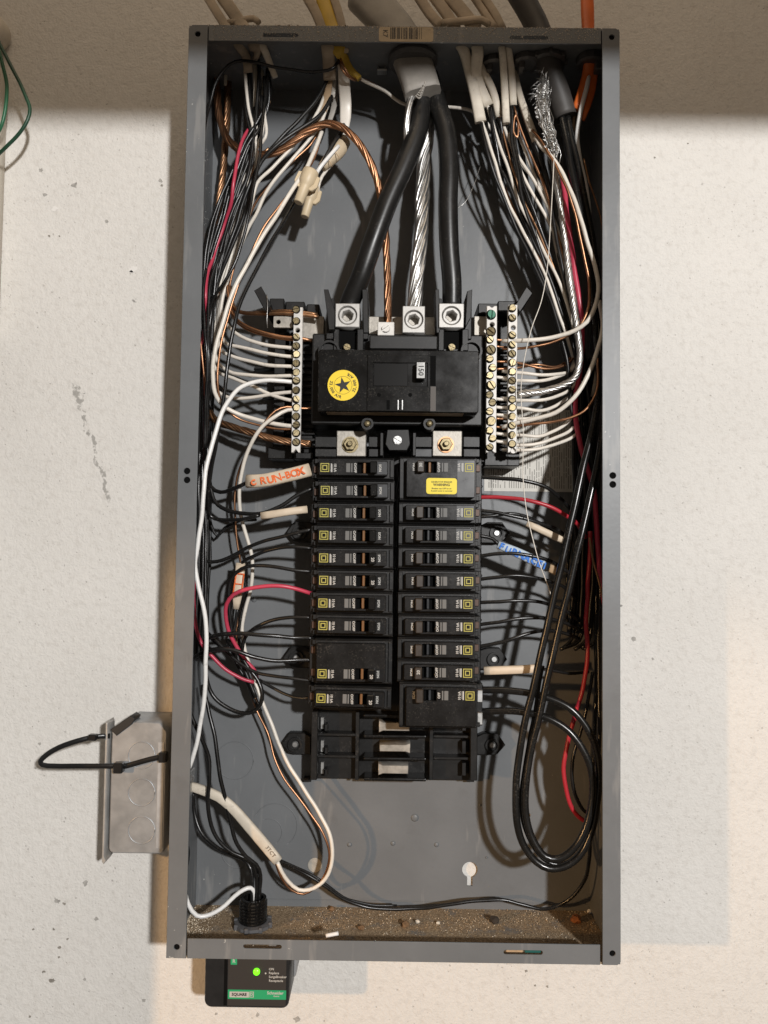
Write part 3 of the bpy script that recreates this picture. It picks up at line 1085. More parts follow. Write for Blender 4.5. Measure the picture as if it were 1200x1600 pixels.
# neutral supports left and right
pbox('support_frame', 428, 478, 446, 700, 5, 30, BLACKP, bus, 0.6)
pbox('support_frame', 470, 478, 490, 708, 5, 26, BLACKP, bus, 0.6)
for k in range(15):
    y = 548 + k * 10.5
    pbox('support_rib', 446, y, 492, y + 5, 10, 30, BLACKP, bus, 0.4)
pbox('support_block', 421, 466, 444, 486, 8, 46, BLACKP, bus, 0.8)
pbox('support_block', 446, 471, 476, 488, 8, 44, BLACKP, bus, 0.8)
pbox('support_block', 479, 475, 499, 490, 8, 42, BLACKP, bus, 0.8)
pbox('support_block', 418, 698, 458, 717, 5, 34, BLACKP, bus, 0.8)
pbox('support_block', 458, 707, 490, 717, 5, 34, BLACKP, bus, 0.8)
pbox('support_frame', 750, 480, 766, 722, 5, 34, BLACKP, bus, 0.6)
pbox('support_frame', 773, 480, 794, 730, 5, 24, BLACKP, bus, 0.6)
pbox('support_block', 747, 474, 778, 490, 8, 44, BLACKP, bus, 0.8)
pbox('support_block', 778, 470, 812, 486, 8, 46, BLACKP, bus, 0.8)
pbox('support_block', 757, 704, 812, 728, 5, 36, BLACKP, bus, 0.8)
for k in range(14):
    y = 545 + k * 11
    pbox('support_rib', 776, y, 796, y + 5, 10, 30, BLACKP, bus, 0.4)


def poly(name, pts, d0, d1, m, parent, bev=0.4):
    q = [A(x, y, d1) for x, y in pts]
    out = [(v[0], v[1]) for v in q]
    ar = sum(out[i][0] * out[(i + 1) % len(out)][1] - out[(i + 1) % len(out)][0] * out[i][1] for i in range(len(out)))
    if ar < 0:
        out = out[::-1]
    return plate(name, out, [], d0, d1, m, parent, bev)


poly('fin', [(397, 454), (408, 447), (424, 476), (416, 488)], 20, 58, BLACKP, bus)
poly('fin', [(832, 458), (823, 448), (806, 476), (812, 488)], 20, 58, BLACKP, bus)
poly('fin', [(440, 566), (434, 574), (396, 577), (400, 568)], 10, 24, BLACKP, bus)
poly('fin', [(446, 612), (440, 620), (410, 622), (412, 614)], 10, 22, BLACKP, bus)
# tin jumper plates either side of the main breaker
pbox('jumper_plate', 470, 494, 506, 529, 30, 40, TIN, bus, 0.4)
tb = rect(427, 494, 457, 512, 48)
hc = A(435, 503, 48)
plate('jumper_tab', rrect(tb[0], tb[1], tb[2], tb[3], 1.2), [circ(hc[0], hc[1], 1.9, 14)], 44, 48, TIN, bus, 0.3)
pbox('jumper_plate', 741, 494, 766, 524, 30, 42, TIN, bus, 0.4)
pbox('jumper_plate', 576, 495, 690, 523, 26, 36, TIN, bus, 0.4)

# ------------------------------------------------------------------ terminal bars
def term_bar(name, px0, px1, py0, py1, ys, d, label, r=None, big=(), empty=(), jitter=0.0, green=None):
    x0, x1, z0, z1 = rect(px0, py0, px1, py1, d)
    xm = (x0 + x1) / 2
    t = thing(name, (xm, z0, d - 6), label, 'terminal bar')
    holes = []
    out = [(x0, z0), (x0 + (x1 - x0) * 0.22, z0), (xm, z0 + 3.0), (x1 - (x1 - x0) * 0.22, z0), (x1, z0), (x1, z1),
           (x1 - (x1 - x0) * 0.25, z1), (xm, z1 - 1.6), (x0 + (x1 - x0) * 0.25, z1), (x0, z1)]
    for y in empty:
        c = A((px0 + px1) / 2 + 1, y, d)
        holes.append(circ(c[0], c[1], 2.1, 14))
    plate('bar', out, holes, d - 7, d, ALUW, t, 0.35)
    for i, y in enumerate(ys):
        off = jitter * (1 if i % 2 else -1)
        if i in big:
            off = 0
        c = A((px0 + px1) / 2 - 1 + off, y, d)
        lift = RND.uniform(0.4, 0.9)
        mt = GREENSCREW if green == i else None
        put_screw(SCREWB if i in big else SCREW, (c[0], c[1], d - 0.25 + lift), t, RND.uniform(0, 3.14), (RND.uniform(-0.16, 0.16), RND.uniform(-0.16, 0.16)), material=mt)
    return t


term_bar('neutral_bar', 457, 471, 480, 707, (484, 502, 527, 541, 554, 568, 582, 595, 610, 624, 637, 651, 664, 677, 691), 56,
         'terminal bar with brass screws left of the main breaker', empty=(516,))
term_bar('ground_bar', 760, 776, 478, 707, (492, 518.5, 531, 547, 561, 575, 587, 602.5, 617, 629, 643, 658, 673, 685, 699), 58,
         'terminal bar with a green top screw, right beside the main breaker', big=(0, 1, 3, 7, 11), empty=(507,), jitter=2.2, green=0)
term_bar('ground_bar', 794, 808, 476, 707, (482, 497, 524, 539, 553, 567, 581, 595, 609, 624, 637, 651, 665, 680, 694), 60,
         'outer of the two terminal bars right of the main breaker, without green screw', empty=(512, 704))
for px0, px1, y in ((774, 796, 528), (774, 796, 700)):
    pass

# ------------------------------------------------------------------ main breaker
mb0 = A(620, 660, 40)
mb = thing('main_breaker', (mb0[0], mb0[1], 20), 'large black main breaker with a yellow star sticker above the branch breakers', 'main breaker')
pbox('body', 487, 522, 754, 664, 20, 56, BLACKP, mb, 1.2)
xx = rect(497, 547, 748, 644, 82)
plate('cover', rrect(xx[0], xx[1], xx[2], xx[3], 2.0), [], 56.2, 82, BLACKG, mb, 0.7)
for cx, cy in ((514, 548), (737, 548)):
    c = A(cx, cy, 66)
    lathe('corner_boss', [(9.2, 40), (9.2, 66), (7.4, 66), (7.4, 62), (0.01, 62)], (c[0], c[1]), BLACKP, mb, 24)
# label strip on the underside of the cover
box('underside_label', xx[0] + 7, xx[1] - 12, xx[2] - 0.25, xx[2] - 0.05, 66, 80, mat('underside_paper', (0.20, 0.145, 0.09), 0.6, noise=(150, 0.4)), mb, 0)
# raised frame round the toggle
f0 = rect(574, 555, 672, 643, 82.8)
f1 = rect(583, 567, 668, 604, 82.8)
plate('toggle_frame', [(f0[0], f0[2] + .2), (f0[1], f0[2] + .2), (f0[1], f0[3]), (f0[0], f0[3])], [[(f1[0], f1[2]), (f1[1], f1[2]), (f1[1], f1[3]), (f1[0], f1[3])]], 81, 83.4, BLACKG, mb, 0.25)
pbox('slide_plate', 584, 568, 637, 603, 80, 82.6, mat('slide_dark', (0.007, 0.007, 0.007), 0.22, spec=0.4), mb, 0.2)
hd = pbox('toggle_handle', 650, 565, 665, 592, 82, 91, BLACKG, mb, 0.8)
pp = rect(651, 566, 664, 591, 91)
hl = box('handle_face', pp[0], pp[1], pp[2], pp[3], 90.8, 91.3, mat('handle_silver', (0.34, 0.34, 0.33), 0.35, metal=0.4, noise=(200, 0.3)), hd, 0.2)
text('lettering', '150', 6.2, (pp[0] + pp[1]) / 2, (pp[2] + pp[3]) / 2, 91.36, PRINTK, hl, math.radians(90), 0.12)
pbox('side_groove', 672.5, 556, 681, 603, 81.2, 82.2, DARK, mb, 0)
pbox('side_groove', 672.5, 604, 681, 642, 81.2, 82.3, mat('groove_brown', (0.05, 0.038, 0.028), 0.5), mb, 0)
for px in (592, 641):
    c = A(px, 617, 83.4)
    lathe('pin_hole', [(1.7, 83.2), (1.7, 83.5), (0.01, 83.5)], (c[0], c[1]), DARK, mb, 14)  # flat black disc in place of the shaded hole
pbox('slit', 604, 625, 609, 640, 83.2, 83.5, DARK, mb, 0)
pbox('slit', 621.5, 625, 623, 640, 83.2, 83.7, ZINC, mb, 0)
pbox('slit', 628, 625, 629.5, 640, 83.2, 83.7, ZINC, mb, 0)
# sticker
cst = A(536, 602, 82.2)
st = lathe('rating_sticker', [(12.9, 82.0), (12.9, 82.25), (0.01, 82.25)], (cst[0], cst[1]), YELLOW, mb, 48)
sp = []
for k in range(10):
    r = 7.0 if k % 2 == 0 else 2.75
    t = math.radians(90 - 36 * k + 12)
    sp.append((cst[0] + r * math.cos(t), cst[1] + r * math.sin(t)))
plate('star', sp[::-1], [], 82.27, 82.36, PRINTK, st)
plate('star_ring', circ(cst[0], cst[1], 7.6, 40), [circ(cst[0], cst[1], 7.35, 40)], 82.27, 82.34, PRINTK, st)
bmt = bmesh.new()
for base_a, word in ((225, '22,000 AIR'), (20, '22,000 AIR')):
    for i, ch in enumerate(word):
        if ch == ' ':
            continue
        if base_a == 225:
            ang = math.radians(165 + i * 10.2)      # runs down the left rim
        else:
            ang = math.radians(-28 + i * 10.2)       # runs up the right rim
        tm = text_mesh(ch, 3.4, 'CENTER', 0.1).copy()
        r = 10.1
        roll = -(ang + math.pi / 2) if True else 0
        tm.transform(Matrix.Translation(B((cst[0] + r * math.cos(ang), cst[1] + r * math.sin(ang), 82.36))) @ Matrix.Rotation(-(ang + math.pi / 2), 4, 'Y'))
        bmt.from_mesh(tm)
        bpy.data.meshes.remove(tm)
link_obj('lettering', bm_mesh('lettering', bmt), PRINTK, st)

# terminal hoods and lugs
for x0, x1 in ((510, 522), (566, 576), (684, 690), (726, 737)):
    pbox('hood_fin', x0, 466, x1, 530, 22, 62, BLACKP, mb, 0.6)
poly('hood_fin', [(506, 452), (513, 452), (523, 485), (523, 515), (514, 515)], 40, 70, BLACKP, mb)
poly('hood_fin', [(566, 452), (574, 452), (576, 520), (568, 520)], 40, 64, BLACKP, mb)
poly('hood_fin', [(730, 455), (738, 452), (736, 495), (727, 512)], 40, 70, BLACKP, mb)
poly('hood_fin', [(680, 452), (686, 452), (688, 520), (682, 520)], 40, 64, BLACKP, mb)
pbox('hood_bridge', 577, 524, 684, 546, 24, 72, BLACKP, mb, 1.0)
pbox('hood_frame', 521, 514, 530, 548, 22, 64, BLACKP, mb, 0.6)
pbox('hood_frame', 558, 514, 568, 548, 22, 64, BLACKP, mb, 0.6)
pbox('hood_frame', 685, 514, 694, 548, 22, 64, BLACKP, mb, 0.6)
pbox('hood_frame', 722, 514, 732, 548, 22, 64, BLACKP, mb, 0.6)
for px in (542, 706):
    pbox('hood_pocket', px - 13, 516, px + 14, 545, 20, 57, DARK, mb, 0)
    c = A(px, 542, 62)
    put_screw(XSCREW, (c[0], c[1], 60), mb, 0.4, name='terminal_screw', material=BRASS)
LUGS = []


def lug(px0, py0, px1, py1, d, r, parent, name='lug', depth=34):
    x0, x1, z0, z1 = rect(px0, py0, px1, py1, d)
    cx, cz = (x0 + x1) / 2, (z0 + z1) / 2
    o = plate(name, [(x0, z0), (x1, z0), (x1, z1), (x0, z1)], [circ(cx, cz, r, 28)], d - depth, d, ALU, parent, 0.5)
    plate('set_screw', circ(cx, cz, r - 0.5, 28), [circ(cx, cz, r * 0.62, 6, 0.3)], d - 16, d - 1.2, ALU, o, 0.6)
    lathe('screw_pocket', [(r * 0.9, d - 14), (r * 0.9, d - 12), (0.01, d - 12)], (cx, cz), TIN, o, 20)
    return o


lug(524, 474, 562, 511, 66, 8.0, mb)
lug(686, 474, 725, 512, 66, 8.0, mb)
lug(629, 478, 664, 520, 62, 8.0, bus, 'neutral_lug')
gx = rect(590, 503, 616, 524, 60)
gl = box('ground_lug', gx[0], gx[1], gx[2], gx[3], 36, 60, ALUW, bus, 0.5)
put_screw(SCREWB, ((gx[0] + gx[1]) / 2, (gx[2] + gx[3]) / 2, 59.4), gl, -0.6, material=ALUW)

# bolted bus links under the main breaker
for x0, x1, cx in ((526, 572, 547), (676, 722, 697)):
    lk = pbox('bus_link', x0, 673, x1, 713, 26, 46, TIN, bus, 0.6)
    c = A(cx, 694, 50)
    lathe('washer', [(7.2, 46), (7.2, 47.2), (0.01, 47.2)], (c[0], c[1]), OLDCU if cx > 600 else BRASS, lk, 24)
    me = lathe_mesh('hex_nut', [(5.8, 46.5), (5.8, 51), (5.2, 51.6), (2.6, 51.6)], 6)
    me.transform(Matrix.Translation(B((c[0], c[1], 0))))
    link_obj('hex_nut', me, BRASS, lk)
    lathe('stud', [(2.4, 50), (2.4, 55), (1.8, 55.8), (0.01, 55.8)], (c[0], c[1]), BRASS, lk, 12)
for px in (574, 671):
    c = A(px, 662, 66)
    lathe('cover_screw_boss', [(5.2, 40), (5.2, 66), (3.4, 66), (3.4, 64), (0.01, 64)], (c[0], c[1]), BLACKP, mb, 20)
    lathe('cover_screw', [(2.6, 63), (2.6, 67), (1.8, 68), (0.01, 68.2)], (c[0], c[1]), BRASS, mb, 14, True)
poly('screw_block', [(605, 671), (639, 671), (641, 694), (636, 704), (608, 704), (602, 694)], 20, 58, BLACKP, bus, 0.6)
c = A(621, 688, 58)
put_screw(XSCREW, (c[0], c[1], 57.6), bus, 0.5, name='block_screw', scale=1.25)
for x0, x1 in ((492, 526), (576, 600), (645, 675), (724, 750)):
    pbox('link_housing', x0, 682, x1, 699, 20, 46, BLACKP, bus, 0.6)
    pbox('link_housing', x0, 701, x1, 714, 20, 48, GREYF if x0 == 645 else BLACKP, bus, 0.6)
for px in (597, 648):
    pbox('link_post', px - 3, 676, px + 2, 712, 20, 54, BLACKP, bus, 0.4)

# ------------------------------------------------------------------ branch breakers
BR = {}


def lb(key, name, lst, bev=0.3):
    """cached local box mesh"""
    if key not in BR:
        bm = bmesh.new()
        for b in lst:
            add_box(bm, *b, bev)
        BR[key] = bm_mesh(name, bm)
    return BR[key]


def kids(name, key, lst, m, parent, bev=0.3):
    for i, b in enumerate(lst):
        child(name, lb((key, i), name, [b], bev), m, parent)


def child(name, me, m, parent):
    o = bpy.data.objects.new(name, me)
    C.objects.link(o)
    o.parent = parent
    if len(me.materials) == 0:
        me.materials.append(m)
    elif me.materials[0] != m:
        o.material_slots[0].link = 'OBJECT'
        o.material_slots[0].material = m
    return o


def ltext(key, s, size, x, z, d, roll, bold=0.1, space=1.0):
    if key not in BR:
        me = text_mesh(s, size, 'CENTER', bold, space).copy()
        me.transform(Matrix.Translation(B((x, z, d))) @ Matrix.Rotation(roll, 4, 'Y'))
        BR[key] = me
    return BR[key]


D90 = math.radians(90)


def logo_mesh(zo):
    k = ('logo', zo)
    if k not in BR:
        bm = bmesh.new()
        c, r = -23.6, 4.0
        for ro, ri in ((3.7, 3.05), (2.1, 1.35)):
            for b in ((c - ro, c + ro, zo + ri, zo + ro), (c - ro, c + ro, zo - ro, zo - ri), (c - ro, c - ri, zo - ri, zo + ri), (c + ri, c + ro, zo - ri, zo + ri)):
                add_box(bm, b[0], b[1], b[2], b[3], 70.0, 70.09)
        BR[k] = bm_mesh('logo', bm)
    return BR[k]


FACE_D = 70.0


def breaker(px, py, poles, right, label, amps=None, group=None, off=False, dz=0.0, dx=0.0, roll=0.0, rawtext=None, lift=0.0):
    a = A(px, py, 70)
    t = thing('circuit_breaker', (a[0] + dx, a[1] + dz, 0), label, 'breaker', group, (math.pi if right else 0) + roll)
    if lift:
        t.location.y -= lift * MM
    H = 9.35 * poles + (0.15 if poles == 2 else 0)
    zo = 0.0 if poles == 1 else -9.4
    z_lo, z_hi = -H, H
    P = poles
    # shell: moulded case with stepped shoulders and an open outer end
    kids('case', ('case', P), [(-30.5, 35.0, z_lo, z_hi, 24, 62), (-35.5, -30.4, z_lo + 1.2, z_hi - 1.2, 24, 57)] +
                     [(-30, 34.6, z_lo + 0.5, z_lo + 1.4, 61, 63.2), (-30, 34.6, z_hi - 1.4, z_hi - 0.5, 61, 63.2)], BLACKP, t, 0.45)
    kids('end_step', ('end', P), [(-33.0, -29.8, z_hi - 5.0, z_hi - 1.0, 56, 61.5), (-33.0, -29.8, z_lo + 1.0, z_lo + 4.5, 56, 61.5),
                                                   (31.5, 34.9, z_lo + 2, z_hi - 2, 61, 63.6)], BLACKP, t, 0.35)
    # raised face
    if ('face', P) not in BR:
        fz0, fz1 = z_lo + 2.9, z_hi - 2.9
        sz0, sz1 = zo - 4.6, zo + 4.6
        out = rrect(-28.6, 29.4, fz0, fz1, 1.1, 3)
        me = plate_mesh('face', out, [[(4.2, sz0), (15.0, sz0), (15.0, sz1), (4.2, sz1)]], 61.5, FACE_D, 0.4)
        me.materials.clear()
        BR[('face', P)] = me
    child('face', BR[('face', P)], FACEP, t)
    fz0, fz1 = z_lo + 3.4, z_hi - 3.4
    child('end_insert', lb(('ins', P), 'end_insert', [(-28.0, -13.6, fz0, fz1, FACE_D - 0.5, FACE_D + 0.02)], 0.0), GREYF if right and py < 860 else FACEP, t)
    child('on_panel', lb(('onp', P), 'on_panel', [(20.8, 28.9, zo - 5.2, zo + 5.2, FACE_D - 0.5, FACE_D + 0.05)], 0.0), GREYF if not right and py < 800 else FACEP, t)
    child('handle_slot', lb(('slot', P), 'handle_slot', [(4.0, 15.2, zo - 4.8, zo + 4.8, 60, 64)], 0), DARK, t)
    hb = child('handle_blade', lb(('blade', P, right and py >= 760), 'handle_blade', [(8.7, 10.9, zo - 4.5, zo + 4.5, 63, 69.0)], 0.6), AMBER if not right or py < 760 else GREYF, t)  # brown colour stands in for the handle side reflecting
    HB = mat('handle_lit_brown', (0.030, 0.021, 0.014), 0.4, noise=(150, 0.3)) if right else BLACKG  # right-hand handles coloured paler brown in place of light on them
    # handle rocker thrown to ON (or OFF)
    if off:
        h = child('handle', lb(('handle_off', P), 'handle', [(15.4, 21.6, zo - 6.2, zo + 5.0, 64, 78.5)], 0.7), HB, t)
        hx = 18.5
    else:
        h = child('handle', lb(('handle', P, right), 'handle', [(14.6, 20.6, zo - 4.9, zo + 4.9, 64, 77.0)], 0.7), HB, t)
        hx = 17.6
    if amps:
        child('lettering', ltext(('amps', P, amps, off), amps, 3.6, hx, zo - 1, 78.6 if off else 77.1, D90, 0.1), PRINTW, h)
    lg = child('logo', logo_mesh(zo), PRINTY, t)
    child('lettering', ltext(('ka', P), '10 kA', 3.0, -14.9, zo, FACE_D + 0.08, D90, 0.1), PRINTW, t)
    kids('fine_print', ('fp', P), [(-18.6, -17.5, zo - 3.8, zo + 3.4, FACE_D, FACE_D + 0.06), (-17.1, -16.8, zo - 3.8, zo + 2.6, FACE_D, FACE_D + 0.06)], PRINTW, t, 0)
    kids('trip_window', ('win', P), [(-5.6, -2.2, zo - 3.8, zo + 3.8, FACE_D - 0.6, FACE_D + 0.25), (-1.5, -0.2, zo - 3.8, zo + 3.8, FACE_D - 0.6, FACE_D + 0.35)], WINDOW, t, 0.15)
    child('lettering', ltext(('off', P, off), 'OFF' if off else 'O/OFF', 2.9, 2.0, zo, FACE_D + 0.08, D90, 0.1), PRINTW, t)
    child('lettering', ltext(('on', P), 'I/ON', 2.9, 23.0, zo, FACE_D + 0.12, D90, 0.1), PRINTW, t)
    # wire clamps at the outer end
    for k in range(poles):
        zc = (k - (poles - 1) / 2) * 18.9
        child('terminal', lb(('term', zc), 'terminal', [(-34.0, -30.2, zc - 3.6, zc + 2.4, 40, 59.2)], 0.4), mat('terminal_copper', (0.07, 0.04, 0.028), 0.45, metal=0.3, noise=(200, 0.4)), t)
        kids('terminal_screw', ('tscr', zc), [(-37.0, -34.0, zc - 5.6, zc - 3.4, 46, 53), (-36.4, -33.5, zc + 3.0, zc + 6.4, 40, 56)], BLACKP, t, 0.6)
        child('wire_clamp', lb(('tclip', zc), 'wire_clamp', [(-35.6, -34.2, zc - 7.4, zc - 5.9, 50, 56)], 0.3), TIN, t)
    return t


ORD = ['topmost', 'second', 'third', 'fourth', 'fifth', 'sixth', 'seventh', 'eighth']
LY = [731, 766, 801, 836, 871, 907, 942, 978]
LX = 551.5
z1 = A(LX, 731, 70)
for i in range(8):
    yy = LY[i]
    b = breaker(LX - (yy - 731) * 0.0125, 731 + (978 - 731) / 7 * i, 1, False,
                '%s single breaker from the top in the left column' % ORD[i], '20' if i in (4, 5) else None, 'single breakers in the left column', roll=math.radians(RND.uniform(-0.45, 0.45)), dx=RND.uniform(-0.5, 0.5), lift=RND.uniform(-0.5, 0.6))
breaker(LX - 3.9, 1035.5, 2, False, 'double-width breaker near the foot of the left column, upper half blank', '20', None)
breaker(547 - 1.0, 1091, 1, False, 'lowest single breaker in the left column, tilted and shifted outward', '20', 'single breakers in the left column',
        roll=math.radians(0.9), dz=-0.4, lift=1.5)
RX = 688.5
gb = breaker(RX + 1.0, 747.5, 2, True, 'double-width breaker with yellow warning sticker atop the right column', '30', None)
RY = [801, 835, 870, 907, 942, 977, 1016, 1051]
for i in range(8):
    yy = 801 + (1051 - 801) / 7 * i
    breaker(RX - (yy - 801) * 0.006, yy, 1, True,
            '%s single breaker in the right column, counted below the yellow-stickered one' % ORD[i].replace('topmost', 'first'),
            '20' if i == 7 else None, 'single breakers in the right column', roll=math.radians(RND.uniform(-0.4, 0.4)), dx=RND.uniform(-0.5, 0.5), lift=RND.uniform(-0.5, 0.6))
fb = breaker(RX + 1.0, 1104, 2, True, 'large double-width breaker at the foot of the right column with thick black wires', None, None, off=True, lift=2.0)
# yellow warning sticker on the double breaker
wx = rect(666, 747, 714, 772, 70.3)
ws = plate('warning_sticker', rrect(wx[0], wx[1], wx[2], wx[3], 2.4), [], 70.05, 70.3, mat('sticker_lemon', (0.80, 0.64, 0.03), 0.5), gb)
wm = ((wx[0] + wx[1]) / 2, (wx[2] + wx[3]) / 2)
text('lettering', 'GENERATOR BREAKER', 1.75, wm[0], wm[1] + 3.4, 70.36, PRINTK, ws, 0, 0.04)
text('lettering', 'WARNING', 2.9, wm[0], wm[1] + 1.0, 70.36, PRINTK, ws, 0, 0.1)
text('lettering', 'Breaker can OFF be on', 1.75, wm[0], wm[1] - 2.1, 70.36, PRINTK, ws, 0, 0.04)
text('lettering', 'if panel cover is removed', 1.75, wm[0], wm[1] - 4.1, 70.36, PRINTK, ws, 0, 0.04)
# bare terminal ends of the foot breaker
for y in (1087, 1122):
    q = A(748, y, 60)
    box('terminal_tab', q[0] - 1.5, q[0] + 3, q[1] - 5, q[1] + 5, 52, 63, ZINC, fb, 0.4)

# ------------------------------------------------------------------ surge protector below the panel
s0 = rect(320, 1497, 452, 1575, 62)
sd = thing('surge_protector', ((s0[0] + s0[1]) / 2, s0[2], 0), 'black surge protector with glowing green light under the panel', 'surge protector')
so = rrect(s0[0], s0[1], s0[2], -H2 - 0.6, 6, 5)[2 * 6:] + [(s0[1], -H2 - 0.6), (s0[0], -H2 - 0.6)]
plate('housing', so, [], 26, 62, mat('device_black', (0.012, 0.0125, 0.0135), 0.4, noise=(80, 0.2)), sd, 0.8)
plate('rear_case', rrect(s0[0] + 3, s0[1] + 2.0, s0[2] + 6, -H2 - 0.8, 4, 4), [], 1, 26.2, mat('device_grey', (0.28, 0.28, 0.28), 0.5), sd, 0.8)
fx = list(rect(356, 1490, 447, 1572, 62.4))
fx[3] = -H2 - 1.0
fp = plate('front_label', [(fx[0], fx[2]), (fx[1], fx[2]), (fx[1], fx[3]), (fx[0], fx[3])], [], 62.0, 62.3, mat('label_dark', (0.035, 0.031, 0.028), 0.45), sd)
gr_ = rect(350, 1490, 355, 1571, 62.2)
box('label_groove', gr_[0], gr_[1], gr_[2], -H2 - 1.0, 61.9, 62.2, DARK, sd, 0)
gx = rect(356, 1547, 447, 1561.5, 62.5)
gbnd = box('green_band', gx[0], gx[1], gx[2], gx[3], 62.3, 62.42, PRINTG, fp, 0)
wx = rect(358.5, 1549.5, 389, 1558.5, 62.5)
wb = box('brand_box', wx[0], wx[1], wx[2], wx[3], 62.42, 62.5, PRINTW, gbnd, 0)
text('lettering', 'SQUARE', 3.3, (wx[0] + wx[1]) / 2, (wx[2] + wx[3]) / 2, 62.55, PRINTK, wb, 0, 0.14)
bx = rect(389.8, 1549.5, 396.5, 1558.5, 62.5)
plate('brand_square', [(bx[0], bx[2]), (bx[1], bx[2]), (bx[1], bx[3]), (bx[0], bx[3])],
      [[(bx[0] + .5, bx[2] + .5), (bx[1] - .5, bx[2] + .5), (bx[1] - .5, bx[3] - .5), (bx[0] + .5, bx[3] - .5)]], 62.42, 62.5, PRINTW, gbnd)
text('lettering', 'D', 3.0, (bx[0] + bx[1]) / 2, (bx[2] + bx[3]) / 2, 62.52, PRINTW, gbnd, 0, 0.1)
q = A(430, 1553, 62.5)
text('lettering', 'Schneider', 3.4, q[0], q[1] + 0.6, 62.5, PRINTW, gbnd, 0, 0.1)
text('lettering', 'Electric', 1.6, q[0] + 1, q[1] - 1.9, 62.5, PRINTW, gbnd, 0, 0.05)
q = A(365.5, 1502, 62.5)
gs = box('green_square', q[0] - 2.6, q[0] + 2.6, q[1] - 2.8, q[1] + 2.8, 62.3, 62.42, PRINTG, fp, 0)
text('lettering', 'R', 4.0, q[0], q[1], 62.46, PRINTW, gs, 0, 0.08)
q = A(401, 1518, 62.5)
lathe('indicator_light', [(2.8, 62), (2.8, 63.4), (2.2, 64.2), (0.01, 64.5)], (q[0], q[1]), mat('led_green', (0.1, 0.7, 0.02), 0.3, emit=((0.16, 1.0, 0.01), 1.6)), fp, 20, True)
for i, s_ in enumerate(('ON', 'Replace', 'SurgeBreaker', 'Receptacle')):
    q = A(420, 1514.5 + 6.0 * i, 62.5)
    me = text_mesh(s_, 2.7, 'LEFT', 0.05).copy()
    me.transform(Matrix.Translation(B((q[0], q[1], 62.4))))
    me.materials.clear()
    link_obj('lettering', me, PRINTW, fp)
for y in (1514.5, 1521):
    q = A(415, y, 62.5)
    lathe('bullet', [(0.7, 62.3), (0.7, 62.42), (0.01, 62.42)], (q[0], q[1]), PRINTW if y > 1515 else GREYF, fp, 12)

# threaded nipple through the bottom of the box
nz = -H2 + 1.5
nc = A(396, 1440, 40)
np_ = thing('threaded_nipple', (nc[0], nz, 42), 'black threaded plastic nipple with locknut standing on the box floor', 'conduit fitting')


def vlathe(name, prof, x, d, m, parent, n=24, smooth=False):
    """profile (radius, z) turned about a vertical axis at (x, d)"""
    bm = bmesh.new()
    rings = [[bm.verts.new(B((x + r * math.cos(2 * math.pi * k / n), z, d + r * math.sin(2 * math.pi * k / n)))) for k in range(n)] for r, z in prof]
    for a, b in zip(rings, rings[1:]):
        for k in range(n):
            bm.faces.new((a[k], a[(k + 1) % n], b[(k + 1) % n], b[k]))
    bm.faces.new(rings[0])
    bm.faces.new(rings[-1])
    bmesh.ops.recalc_face_normals(bm, faces=bm.faces)
    return link_obj(name, bm_mesh(name, bm), m, parent, smooth)


prof = [(11.0, nz)]
for k in range(7):
    z = nz + 4 + k * 2.6
    prof += [(11.0, z), (12.0, z + 1.0), (12.0, z + 1.4), (11.0, z + 2.4)]
prof += [(11.0, nz + 24), (8.5, nz + 24), (8.5, nz + 10)]
vlathe('thread', prof, nc[0], 42, BLACKG, np_)
vlathe('locknut', [(15.5, nz + 0.2), (16.2, nz + 1.0), (16.2, nz + 3.4), (12.2, nz + 4.0)], nc[0], 42, mat('nut_grey', (0.10, 0.10, 0.105), 0.45), np_, 12)
bm = bmesh.new()
for k in range(8):
    t = 2 * math.pi * k / 8 + 0.2
    cx, cd = nc[0] + 15.6 * math.cos(t), 42 + 15.6 * math.sin(t)
    add_box(bm, cx - 1.6, cx + 1.6, nz + 0.3, nz + 4.6, cd - 1.6, cd + 1.6, 0.4)
tag(link_obj('locknut_lug', bm_mesh('locknut_lug', bm), MATS['nut_grey'], np_), kind='stuff')

# ------------------------------------------------------------------ junction box on the left side of the panel
j0 = rect(172, 1128, 256, 1334, 46)
GALV = mat('galvanised_steel', (0.37, 0.39, 0.41), 0.42, metal=0.6, noise=(45, 0.18), bump=(200, 0.1, 0.0005))
jb = thing('junction_box', ((j0[0] + j0[1]) / 2, j0[2], 0), 'galvanised metal junction box fixed to the left side of the panel', 'junction box')
plate('body', [(j0[0], j0[2] + 4), (j0[0] + 1.2, j0[2] + 1.2), (j0[0] + 4, j0[2]), (j0[1] - 2, j0[2]), (j0[1] + 1, j0[2] + 1.5), (j0[1] + 1.8, j0[2] + 4), (j0[1] + 1.8, j0[3] - 8), (j0[1] - 4.5, j0[3]), (j0[0] + 11, j0[3] + 0.5), (j0[0] + 2, j0[3] - 5), (j0[0], j0[3] - 9)],
      [], 3, 46, GALV, jb, 1.2)
pbox('edge_strip', 245, 1160, 255, 1326, 45.8, 46.5, mat('galvanised_bright', (0.48, 0.50, 0.52), 0.42, metal=0.5, noise=(60, 0.15)), jb, 0.2)
for y in (1180, 1238, 1297):
    c = A(225, y, 46)
    o = ring('knockout', 221, y, 11.5, 0.5, 46, 1, GALV, jb)
cpx = A(169, 1230, 40)
cz0, cz1 = A(169, 1345, 40)[1], A(173, 1124, 40)[1]
